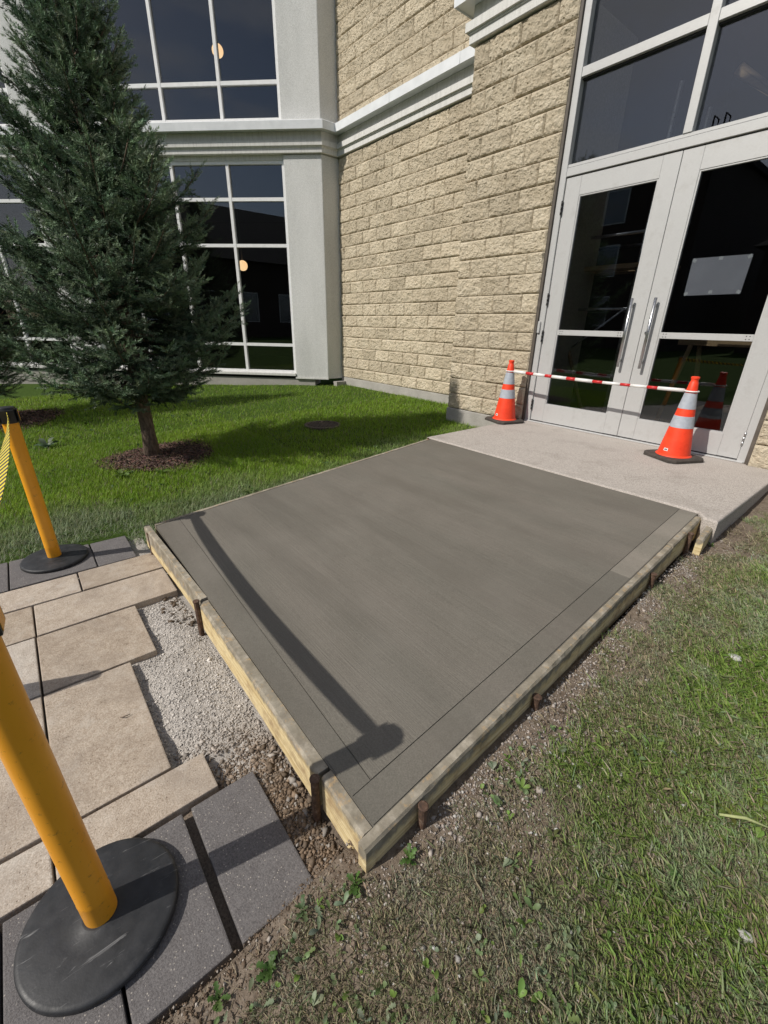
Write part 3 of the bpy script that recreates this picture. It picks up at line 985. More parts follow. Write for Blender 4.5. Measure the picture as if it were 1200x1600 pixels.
# ------------------------------------------------------------------ landing, slab, forms
def prism(name, top, zbot, mat, parent=None, bevel=.0, seg=2):
    bm = bmesh.new()
    hi = [bm.verts.new(p) for p in top]
    lo = [bm.verts.new((p[0], p[1], zbot if not callable(zbot) else zbot(p))) for p in top]
    n = len(top)
    bm.faces.new(hi); bm.faces.new(list(reversed(lo)))
    for k in range(n):
        bm.faces.new((lo[k], lo[(k + 1) % n], hi[(k + 1) % n], hi[k]))
    bmesh.ops.recalc_face_normals(bm, faces=list(bm.faces))
    if bevel:
        es = [e for e in bm.edges if e.verts[0] in hi and e.verts[1] in hi] if False else [e for e in bm.edges if e.verts[0].co.z > (sum(p[2] for p in top) / n) - .12 and e.verts[1].co.z > (sum(p[2] for p in top) / n) - .12]
        bmesh.ops.bevel(bm, geom=es, offset=bevel, segments=seg, affect='EDGES', profile=.5)
    return bm_obj(name, bm, mat, parent)

st = prism('landing', [(-3.10, 3.093, -.004), (-.690, 3.124, -.004), (-.640, 3.050, -.004), (-.560, 3.037, -.004), (-.560, YP - .016, 0), (-.8, YP - .0155, 0), (-.83, YD + .098, 0), (-3.03, YD + .098, 0), (-3.058, YP - .0155, 0), (-3.10, YP - .0155, 0)], -.6, 'landing', None, .012)
tag(st, 'pale concrete landing in front of the double doors', kind='structure')

C00, C10 = Vector((-2.935, .475, -.200)), Vector((-.575, .455, -.200))
C01, C11 = Vector((-3.030, 3.088, -.012)), Vector((-.688, 3.118, -.012))
def S(u, v, dz=0):
    p = (C00 * (1 - u) + C10 * u) * (1 - v) + (C01 * (1 - u) + C11 * u) * v
    return (p.x, p.y, p.z + dz)
slab = prism('concrete_slab', [S(0, 0, -.0045), S(1, 0, -.0045), S(1, 1, -.0045), S(0, 1, -.0045)], -.46, 'trowelled_concrete')
tag(slab, 'freshly poured grey concrete ramp slab inside timber forms', 'concrete slab')
def grid_patch(name, u0, u1, v0, v1, mat, nu, nv, dz=0.0):
    fv0 = v0 if callable(v0) else (lambda u: v0); fv1 = v1 if callable(v1) else (lambda u: v1)
    V = []; F = []
    for j in range(nv + 1):
        for i in range(nu + 1):
            u = u0 + (u1 - u0) * i / nu; v = fv0(u) + (fv1(u) - fv0(u)) * j / nv
            x, y, z = S(u, v)
            z += .0022 * (mnoise.noise(Vector((x * 2.2, y * 2.2, 1))) ) + dz
            V.append((x, y, z))
    for j in range(nv):
        for i in range(nu):
            a = j * (nu + 1) + i
            F.append((a, a + 1, a + nu + 2, a + nu + 1))
    # rim
    rim = [i for i in range(nu + 1)] + [(j + 1) * (nu + 1) - 1 for j in range(1, nv + 1)] + [nv * (nu + 1) + i for i in range(nu - 1, -1, -1)] + [j * (nu + 1) for j in range(nv - 1, 0, -1)]
    base = len(V)
    for r in rim:
        V.append((V[r][0], V[r][1], V[r][2] - .009))
    for k in range(len(rim)):
        k2 = (k + 1) % len(rim)
        F.append((rim[k2], rim[k], base + k, base + k2))
    o = mesh_obj(name, V, F, mat, slab, True)
    try: o.data.set_sharp_from_angle(angle=math.radians(40))
    except Exception: pass
    return o
ub = 1 - .043
def vbf(e):
    return lambda u: .056 - .030 * u + e
grid_patch('broomed_panel', .0015, ub - .0005, vbf(.0006), .9985, 'broomed_concrete', 30, 36)
grid_patch('smooth_border', .0015, ub - .0005,   .002, vbf(-.0006), 'trowelled_concrete', 30, 3, -.0012)
grid_patch('smooth_border', ub + .0005, .9985, .002, .62, 'trowelled_concrete', 3, 24, -.0012)
grid_patch('smooth_border', ub + .0005, .9985, .6203, .9985, 'edge_concrete', 3, 16, -.0012)

def board(name, a, b, thick, height, label, mat='form', side=1, ztop=(0, 0), jag=True, grime=.0):
    """plank standing on edge: inner face runs a->b, thickness to the side"""
    a = Vector(a); b = Vector(b)
    t = (b - a); L = t.length; t2 = Vector((t.x, t.y, 0)).normalized(); nrm = Vector((t2.y, -t2.x, 0)) * side
    n = max(2, int(L / .035)); bm = bmesh.new(); rings = []
    for i in range(n + 1):
        p = a.lerp(b, i / n)
        w = .0015 * math.sin(i * .21 + L) + random.uniform(-.0006, .0006)
        j1 = random.uniform(-.002, .0012) if jag else 0; j2 = random.uniform(-.002, .0015) if jag else 0
        if random.random() < .10: j2 -= random.uniform(.002, .008)
        q = [p + nrm * .0015, p + nrm * (thick * .82 + j2 * .3), p + nrm * (thick + w), p + nrm * (thick + w), p + nrm * .0015]
        zz_ = [j1 * .3, j1 * .5 - .001, -.008 + j2 - abs(j1) * .6, -height, -height]
        rings.append([bm.verts.new((v.x, v.y, v.z + z)) for v, z in zip(q, zz_)])
    m = 5
    for r0, r1 in zip(rings, rings[1:]):
        for k in range(m):
            bm.faces.new((r0[k], r0[(k + 1) % m], r1[(k + 1) % m], r1[k]))
    bm.faces.new(rings[0]); bm.faces.new(list(reversed(rings[-1])))
    bmesh.ops.recalc_face_normals(bm, faces=list(bm.faces))
    o = bm_obj(name, bm, mat)
    at = o.data.color_attributes.new('Col', 'FLOAT_COLOR', 'POINT')
    hv = np.array([1., 1., .86, 0., 0.]); hv = np.tile(hv, n + 1)
    at.data.foreach_set('color', np.repeat(np.c_[hv, np.full_like(hv, grime), hv], 1, 0).astype(np.float32).tolist() and np.c_[hv, np.full_like(hv, grime), hv, np.ones_like(hv)].astype(np.float32).ravel())
    tag(o, label, 'form board', 'timber form boards round the slab')
    return o
dz = -.003
def SP(u, v, dz=-.003):
    return Vector(S(u, v, dz))
board('form_board', SP(-.022, -.012), SP(.43, 0), .034, .150, 'cement coated form board at the pavers, end nearest the lawn', side=1, grime=.45)
board('form_board', SP(.437, -.001, -.010), SP(.905, 0, -.006), .042, .150, 'long yellow form board along the gravel bed beside the pavers', side=1)
board('form_board', SP(.912, 0, -.002), SP(1.0, 0, -.002), .035, .150, 'short yellow form board end next to the rusty pin at the corner', side=1)
board('form_board', SP(1.0, -.019, .0), SP(1.0, .80, -.006), .033, .140, 'long cement smeared form board along the lawn side of the slab', side=1, grime=.15)
board('form_board', SP(1.0, .803, -.001), SP(1.0, .985, -.004), .033, .140, 'pale form board meeting the landing', side=1)
board('form_board', SP(1.034, .90, -.045), SP(1.030, .985, -.030), .036, .10, 'short offcut board nailed outside the form near the landing', side=1)
board('form_board', SP(0, .998, .002), SP(0, -.001, .0), .038, .150, 'straight pale form board between slab and tree lawn', side=1)

def stake(x, y, ztop, h, label, r=.011, tilt=(0, 0)):
    o = empty('form_pin', (x, y, ztop - h))
    tag(o, label, 'steel pin', 'rusty steel form pins')
    bm = bmesh.new()
    pr = [(r * .8, 0), (r, .01), (r, h - .012), (r * 1.18, h - .008), (r * 1.22, h - .002), (r * .95, h)]
    n = 12; rings = []
    for q, z in pr:
        rings.append([bm.verts.new((q * math.cos(2 * math.pi * k / n) + tilt[0] * z, q * math.sin(2 * math.pi * k / n) + tilt[1] * z, z)) for k in range(n)])
    for r0, r1 in zip(rings, rings[1:]):
        for k in range(n): bm.faces.new((r0[k], r0[(k + 1) % n], r1[(k + 1) % n], r1[k]))
    bm.faces.new(list(reversed(rings[0]))); bm.faces.new(rings[-1])
    bm_obj('shaft', bm, 'rust', o)
p = Vector(S(.434, 0)); stake(p.x, p.y - .056, p.z + .004, .24, 'dark cemented pin where two boards meet at the gravel', .013)
p = Vector(S(.9085, 0)); stake(p.x, p.y - .054, p.z - .001, .22, 'rusty pin at the near corner facing the pavers', .013)
p = Vector(S(1, .055)); stake(p.x + .050, p.y, p.z - .010, .22, 'brown headed pin at the near corner on the lawn side', .013)
p = Vector(S(1, .28)); stake(p.x + .050, p.y, p.z - .050, .16, 'cement crusted pin halfway along the lawn side', .014)
p = Vector(S(1, .69)); stake(p.x + .050, p.y, p.z - .034, .18, 'rusty pin at the far part of the lawn side board', .013)
p = Vector(S(1, .895)); stake(p.x + .050, p.y, p.z - .012, .20, 'rusty pin beside the short offcut near the landing', .013)
p = Vector(S(-.005, 0)); stake(p.x + .05, p.y - .058, p.z - .02, .22, 'dark pin at the far corner by the tree lawn', .012)
p = Vector(S(0, 1)); stake(p.x - .018, p.y - .03, p.z + .012, .2, 'pin at the landing end of the tree side board', .009)
# ------------------------------------------------------------------ pavers
PZ = -.380
path_o = empty('paver_path', (0, 0, 0))
tag(path_o, 'path of tan and charcoal concrete pavers', kind='structure')
def paver(x0, x1, y0, y1, mat, gap=.004, dz=0):
    bm = bmesh.new()
    hx, hy = (x1 - x0) / 2 - gap, (y1 - y0) / 2 - gap
    add_box(bm, -hx, hx, -hy, hy, -.06, 0)
    top = [e for e in bm.edges if max(e.verts[0].co.z, e.verts[1].co.z) > -.01]
    bmesh.ops.bevel(bm, geom=top, offset=.0045, segments=2, affect='EDGES', profile=.6)
    o = bm_obj('paver', bm, mat, path_o, loc=((x0 + x1) / 2, (y0 + y1) / 2, PZ + dz))
    o.rotation_euler = (random.uniform(-.004, .004), random.uniform(-.004, .004), random.uniform(-.004, .004))
    return o
def prow(x0, x1, ys, mat, dzs=None):
    for k, (a, b) in enumerate(zip(ys[1:], ys)):
        paver(x0, x1, a, b, mat, dz=random.uniform(-.002, .002))
prow(-3.335, -2.930, [.330, .108, -.325, -.76, -1.2, -1.63, -2.06], 'charcoal')
prow(-2.928, -2.682, [.440, -.003, -.44, -.88, -1.32, -1.76], 'tan')
prow(-2.674, -2.360, [.425, -.230, -.67, -1.11, -1.55, -2.0], 'tan')
prow(-2.356, -1.905, [.205, -.232, -.67, -1.1, -1.54, -1.98], 'tan')
prow(-1.901, -1.242, [.095, -.232, -.56, -1.0, -1.44, -1.9], 'tan')
prow(-1.238, -1.076, [.200, -.250, -.69, -1.13, -1.57, -2.0], 'tan')
paver(-1.066, -.638, .098, .312, 'charcoal', dz=-.001)
prow(-1.066, -.640, [.080, -.147, -.365, -.58, -.80, -1.02, -1.24], 'charcoal')

# bedding under pavers and gravel bed in front of the form
gxs = np.linspace(-3.32, -.60, 140); gys = np.linspace(-2.1, .47, 130)
X, Y = np.meshgrid(gxs, gys)
Zg = -.452 + .0 * X
mound = .042 * fbm(X * 3.1, Y * 3.1, 5, 4) + .02 * fbm(X * 9, Y * 9, 9, 3)
edge = sstep(.0, .12, Y - np.where(X < -2.3, .45, np.where(X < -1.85, .20, np.where(X < -1.2, .10, .22))))
Zg = np.where(Y < -.02, -.445, -.446 + mound + .022 * edge)
nx2, ny2 = len(gxs), len(gys)
idx = np.arange(nx2 * ny2).reshape(ny2, nx2)
q = np.stack([idx[:-1, :-1], idx[:-1, 1:], idx[1:, 1:], idx[1:, :-1]], -1).reshape(-1, 4)
bed = soup('bedding_ground', np.stack([X, Y, Zg], -1).reshape(-1, 3), np.concatenate([q[:, [0, 1, 2]], q[:, [0, 2, 3]]]), None, 'screen')
tag(bed, 'crushed stone bedding under the pavers', kind='structure')
def bed_z(x, y):
    m = .042 * fbm(x * 3.1, y * 3.1, 5, 4) + .02 * fbm(x * 9, y * 9, 9, 3)
    e = sstep(.0, .12, y - np.where(x < -2.3, .45, np.where(x < -1.85, .20, np.where(x < -1.2, .10, .22))))
    return -.446 + m + .022 * e

# stones
def pebble_templates(k):
    out = []
    base_v = np.array([(1, 0, 0), (-1, 0, 0), (0, 1, 0), (0, -1, 0), (0, 0, 1), (0, 0, -1)], float)
    base_f = np.array([(0, 2, 4), (2, 1, 4), (1, 3, 4), (3, 0, 4), (2, 0, 5), (1, 2, 5), (3, 1, 5), (0, 3, 5)])
    for i in range(k):
        v = base_v * rng.uniform(.6, 1.2, (6, 1)) + rng.normal(0, .18, (6, 3))
        out.append((v, base_f))
    return out
PT = pebble_templates(8)
def scatter_stones(name, x, y, z, size, col, label, cat=None):
    n = len(x); which = rng.integers(0, len(PT), n); parts = []
    R3 = rotz(rng.uniform(0, 6.28, n)) @ rotx(rng.uniform(-.6, .6, n)) @ roty(rng.uniform(-.6, .6, n))
    for k, (tv, tf) in enumerate(PT):
        m = which == k
        if m.sum() == 0: continue
        s = size[m][:, None] * np.stack([rng.uniform(.8, 1.3, m.sum()), rng.uniform(.7, 1.1, m.sum()), rng.uniform(.5, .85, m.sum())], -1)
        parts.append(instance(tv, tf, np.stack([x, y, z], -1)[m], R3[m], s, col[m]))
    o = soup(name, *joinsoup(parts), 'scatter_stone')
    tag(o, label, cat, kind='stuff')
    return o
# gravel bed
n = 26000
x = rng.uniform(-2.99, -.62, n); y = rng.uniform(-.0, .42, n)
lim = np.where(x < -2.67, .43, np.where(x < -2.355, .41, np.where(x < -1.9, .19, np.where(x < -1.24, .08, np.where(x < -1.07, .19, .30)))))
keep = y > lim
x, y = x[keep], y[keep]; n = len(x)
size = np.exp(rng.normal(math.log(.0032), .38, n)); size = np.clip(size, .0014, .013)
dirt = sstep(-1.45, -.95, x + .25 * (fbm(x * 6, y * 6, 31) - .5))
c1_ = np.array([.56, .525, .485]); c2_ = np.array([.21, .155, .11])
col = (c1_ * (1 - dirt[:, None]) + c2_ * dirt[:, None]) * rng.uniform(.55, 1.3, (n, 1))
size = size * (1 + .55 * dirt)
scatter_stones('gravel', x, y, bed_z(x, y) + size * .3, size, col, 'loose crushed limestone between the pavers and the form', 'gravel')
# clods against the near form
n = 420
x = np.r_[rng.uniform(-2.75, -2.0, 170), rng.uniform(-1.15, -.62, 250)]; y = .43 - np.abs(rng.normal(0, .05, n)) - .015
size = np.clip(np.exp(rng.normal(math.log(.0065), .5, n)), .0025, .02)
col = np.where(rng.random((n, 1)) < .35, np.array([[.34, .31, .28]]), np.array([[.15, .115, .085]])) * rng.uniform(.7, 1.2, (n, 1))
scatter_stones('dirt_clods', x, y, bed_z(x, y) + size * .3, size, col, 'dark clods of earth and mortar at the foot of the form', 'rubble')
# gravel and dirt along the lawn side of the slab
n = 15000
t = rng.uniform(-.06, 1.02, n); d = np.abs(rng.normal(0, .15, n)) ** 1.0
x = C10.x + (C11.x - C10.x) * t + .048 + d; y = C10.y + (C11.y - C10.y) * t + rng.normal(0, .02, n)
m = fbm(x * 5, y * 5, 44) + rng.normal(0, .08, n) > .40
x, y, d = x[m], y[m], d[m]; n = len(x)
size = np.clip(np.exp(rng.normal(math.log(.0030), .48, n)), .0014, .013)
pale = rng.random((n, 1))
col = np.where(pale < .55, np.array([[.42, .37, .33]]), np.where(pale < .85, np.array([[.26, .20, .155]]), np.array([[.46, .44, .41]]))) * rng.uniform(.6, 1.1, (n, 1))
scatter_stones('gravel', x, y, ground_z(x, y) + size * .25, size, col, 'pale gravel and dirt strewn along the lawn side form', 'gravel')
n = 3600
x = -.615 + np.abs(rng.normal(0, .07, n)) - .02; y = rng.uniform(-1.0, .47, n)
size = np.clip(np.exp(rng.normal(math.log(.0024), .5, n)), .0012, .008)
col = np.where(rng.random((n, 1)) < .2, np.array([[.36, .32, .28]]), np.array([[.17, .125, .09]])) * rng.uniform(.6, 1.2, (n, 1))
scatter_stones('dirt_crumbs', x, y, ground_z(x, y) + size * .2, size, col, 'crumbly soil along the black edging strip', 'rubble')
# cement splashes in the grass on both sides
n = 1500
x = rng.uniform(-.45, .7, n); y = rng.uniform(.2, 3.4, n)
m = fbm(x * 3.2, y * 3.2, 71) > .56
x, y = x[m], y[m]; n = len(x)
size = np.clip(np.exp(rng.normal(math.log(.0032), .45, n)), .0016, .009)
col = np.array([[.46, .45, .43]]) * rng.uniform(.8, 1.2, (n, 1))
scatter_stones('cement_crumbs', x, y, ground_z(x, y) + .006, size, col, 'pale cement crumbs splashed over the trodden grass', 'rubble')

# black plastic edging at the end of the pavers
eb = bmesh.new()
pts = [(-.598, .415, -.392), (-.606, .34, -.388), (-.612, .25, -.384), (-.614, .16, -.382), (-.616, .05, -.388), (-.618, -.1, -.394), (-.620, -.6, -.40), (-.62, -1.2, -.4)]
prev = None
for (x_, y_, z_) in pts:
    r = [eb.verts.new((x_ - .004, y_, z_)), eb.verts.new((x_ + .004, y_, z_)), eb.verts.new((x_ + .004, y_, z_ - .05)), eb.verts.new((x_ - .004, y_, z_ - .05))]
    if prev:
        for k in range(4): eb.faces.new((prev[k], prev[(k + 1) % 4], r[(k + 1) % 4], r[k]))
    else: eb.faces.new(r)
    prev = r
eb.faces.new(list(reversed(prev)))
bmesh.ops.recalc_face_normals(eb, faces=list(eb.faces))
o = bm_obj('path_edging', eb, 'blackp')
tag(o, 'black plastic edging strip at the end of the charcoal pavers', 'edging')

# ------------------------------------------------------------------ stanchions
def stanchion(x, y, rz, h, label, lean=(0, 0)):
    o = empty('stanchion', (x, y, PZ + .0025))
    o.rotation_euler = (0, 0, rz)
    tag(o, label, 'stanchion', 'yellow stanchions on the pavers')
    lathe('base', [(.155, 0), (.176, .001), (.179, .006), (.179, .017), (.176, .021), (.168, .0235), (.09, .0275), (.046, .029), (.043, .031), (.0385, .031)], 'rubber', o, 72)
    lathe('post', [(.0365, .0305), (.0368, .033), (.0366, .10), (.0372, .104), (.0365, .108), (.0365, h - .085)], 'yellow', o, 40)
    hd = lathe('head', [(.0375, h - .085), (.0420, h - .083), (.0420, h - .006), (.0385, h), (.02, h + .001)], 'blackp', o, 32)
    for k in range(4):
        a = math.pi / 2 * k
        Mx = Matrix.Rotation(a, 4, 'Z')
        box('belt_slot', .040, .0465, -.030, .030, h - .078, h - .012, 'blackp', hd, .0015, M=Mx)
        if k != 0:
            box('slot_plate', .0462, .0475, -.021, .021, h - .074, h - .016, 'yellow', hd, M=Mx)
    c_, s_ = math.cos(-rz), math.sin(-rz)
    lx, ly = c_ * lean[0] - s_ * lean[1], s_ * lean[0] + c_ * lean[1]
    SH = Matrix(((1, 0, lx, -lx * .03), (0, 1, ly, -ly * .03), (0, 0, 1, 0), (0, 0, 0, 1)))
    for ch in list(o.children):
        if ch.name.startswith('base'): continue
        ch.data.transform(SH)
        for g in ch.children: g.data.transform(SH)
    return o
H1 = .975
NL = (-.024, -.018); FLN = (.10, -.004)
NP = (-.915, -.158); FP = (-3.185, -.088)
stanchion(NP[0], NP[1], math.pi * .98, H1, 'nearest yellow stanchion on a round black base', NL)
stanchion(FP[0], FP[1], -.02, H1, 'farther yellow stanchion at the lawn end of the pavers', FLN)
# the belt between their heads
BW = .056
A_ = Vector((FP[0] + .048 + FLN[0] * .93, FP[1] + FLN[1] * .93, PZ + H1 - .045)); B_ = Vector((NP[0] - .048 + NL[0] * .93, NP[1] + NL[1] * .93, PZ + H1 - .045))
bb = bmesh.new(); uvl = bb.loops.layers.uv.new('UVMap')
N = 46; rows = []
for i in range(N + 1):
    t = i / N; p = A_.lerp(B_, t)
    sag = .035 * 4 * t * (1 - t)
    tw = 1.0 * math.sin(math.pi * t) ** .8
    up_ = Vector((0, math.sin(tw), math.cos(tw)))
    nn = Vector((0, math.cos(tw), -math.sin(tw)))
    c_ = p - Vector((0, 0, sag))
    rows.append([bb.verts.new(c_ + up_ * BW / 2 - nn * .0009), bb.verts.new(c_ - up_ * BW / 2 - nn * .0009), bb.verts.new(c_ - up_ * BW / 2 + nn * .0009), bb.verts.new(c_ + up_ * BW / 2 + nn * .0009)])
LEN = (B_ - A_).length
for i in range(N):
    for k in range(4):
        f = bb.faces.new((rows[i][k], rows[i][(k + 1) % 4], rows[i + 1][(k + 1) % 4], rows[i + 1][k]))
        vv = [1, 0, 0, 1][k], [0, 0, 1, 1][k]
        uvs = [(i / N * LEN, vv[0]), (i / N * LEN, vv[1]), ((i + 1) / N * LEN, vv[1]), ((i + 1) / N * LEN, vv[0])]
        for lp, u in zip(f.loops, uvs): lp[uvl].uv = u
bb.faces.new(rows[0]); bb.faces.new(list(reversed(rows[-1])))
o = bm_obj('barrier_belt', bb, 'belt')
tag(o, 'yellow and black striped belt hanging between the two stanchions', 'barrier belt')

# ------------------------------------------------------------------ traffic cones
def cone_r(z):
    return .128 + (.0285 - .128) * (z - .03) / (.66 - .03)
def traffic_cone(x, y, rz, z0, label, h=.69):
    o = empty('traffic_cone', (x, y, z0))
    o.rotation_euler = (0, 0, rz)
    tag(o, label, 'traffic cone', 'orange traffic cones')
    k = h / .69
    bm = bmesh.new()
    s = .182; c = .045
    poly = [(s, -s + c), (s, s - c), (s - c, s), (-s + c, s), (-s, s - c), (-s, -s + c), (-s + c, -s), (s - c, -s)]
    lo = [bm.verts.new((a, b, .002)) for a, b in poly]; mi = [bm.verts.new((a, b, .022)) for a, b in poly]; hi = [bm.verts.new((a * .93, b * .93, .032)) for a, b in poly]
    n = 8
    for r0, r1 in ((lo, mi), (mi, hi)):
        for i in range(n): bm.faces.new((r0[i], r0[(i + 1) % n], r1[(i + 1) % n], r1[i]))
    bm.faces.new(list(reversed(lo))); bm.faces.new(hi)
    bm_obj('base', bm, 'cbase', o)
    prof = [(.140, .0322), (.138, .036), (cone_r(.045), .045)] + [(cone_r(z), z) for z in (.15, .27, .38, .48, .58, .645)] + [(.0285, .648), (.0265, .655), (.0265, .672), (.031, .674), (.031, .688), (.026, .691), (.022, .691)]
    lathe('cone_body', prof, 'orange', o, 40)
    for a, b in ((.275, .372), (.432, .560)):
        lathe('reflective_collar', [(cone_r(a) + .0003, a), (cone_r(a) + .0018, a + .001), (cone_r(b) + .0018, b - .001), (cone_r(b) + .0003, b)], 'retro', o, 40)
    # small maker's sticker near the foot, curved on the body: plain frame with a dark mark
    ang = -math.pi / 2 - rz - .28
    def patch(name, w, h0, h1, da, mat, lift, par):
        V, F = [], []
        for i in range(5):
            a = ang + da + (i / 4 - .5) * w
            for z in (h0, h1):
                r = cone_r(z) + lift
                V.append((r * math.cos(a), r * math.sin(a), z))
        for i in range(4): F.append((2 * i, 2 * i + 2, 2 * i + 3, 2 * i + 1))
        return mesh_obj(name, V, F, mat, par)
    stk = patch('sticker', .30, .075, .098, 0, 'pwhite', .0012, o)
    for q in (-.07, 0, .07):
        patch('sticker_mark', .05, .080, .093, q, 'blackp', .0018, stk)
    return o
CN1 = (-3.130, 4.405); CN2 = (-1.275, 4.345)
traffic_cone(*CN1, math.radians(-18), .0005, 'orange traffic cone beside the stone pilaster, left end of the striped bar')
traffic_cone(*CN2, math.radians(-27), .0005, 'orange traffic cone in front of the right door leaf')
traffic_cone(-2.065, -.80, math.radians(12), PZ, 'orange traffic cone on the pavers whose shadow falls toward the gravel')

# striped bar resting on the two cones
bar = empty('cone_bar', (CN1[0], CN1[1], .575))
tag(bar, 'red and white striped telescopic bar hung between two traffic cones', 'barrier bar')
def ring(name, cx, cy, cz, R0, r0):
    bm = bmesh.new(); n, m = 32, 8; vs = []
    for i in range(n):
        a = 2 * math.pi * i / n
        vs.append([bm.verts.new((cx + (R0 + r0 * math.cos(2 * math.pi * j / m)) * math.cos(a), cy + (R0 + r0 * math.cos(2 * math.pi * j / m)) * math.sin(a), cz + r0 * math.sin(2 * math.pi * j / m))) for j in range(m)])
    for i in range(n):
        for j in range(m):
            bm.faces.new((vs[i][j], vs[(i + 1) % n][j], vs[(i + 1) % n][(j + 1) % m], vs[i][(j + 1) % m]))
    bmesh.ops.recalc_face_normals(bm, faces=list(bm.faces))
    return bm_obj(name, bm, 'pwhite', bar, True)
rz_ = cone_r(.575) + .0085
ring('end_ring', 0, 0, 0, rz_, .006)
dv = Vector((CN2[0] - CN1[0], CN2[1] - CN1[1], 0)); LB = dv.length; du = dv.normalized()
ring('end_ring', dv.x, dv.y, 0, rz_, .006)
xs_ = [-3.10, -2.912, -2.814, -2.672, -2.588, -2.419, -2.32, -2.138, -2.038, -1.867, -1.774, -1.629, -1.538, -1.325]
fr = [(v - CN1[0]) / (CN2[0] - CN1[0]) for v in xs_]
fr[0] = (rz_ + .004) / LB; fr[-1] = 1 - (rz_ + .004) / LB
for k in range(len(fr) - 1):
    a, b = fr[k] * LB, fr[k + 1] * LB
    thick = .0165 if b <= (-2.13 - CN1[0]) / (CN2[0] - CN1[0]) * LB + .01 else .0135
    if k == len(fr) - 2: thick = .0155
    sg = lambda q: -.012 * 4 * (q / LB) * (1 - q / LB)
    tube('red_band' if k % 2 else 'white_band', [tuple(du * a + Vector((0, 0, sg(a)))), tuple(du * b + Vector((0, 0, sg(b))))], thick, 'pred' if k % 2 else 'pwhite', bar, 14)

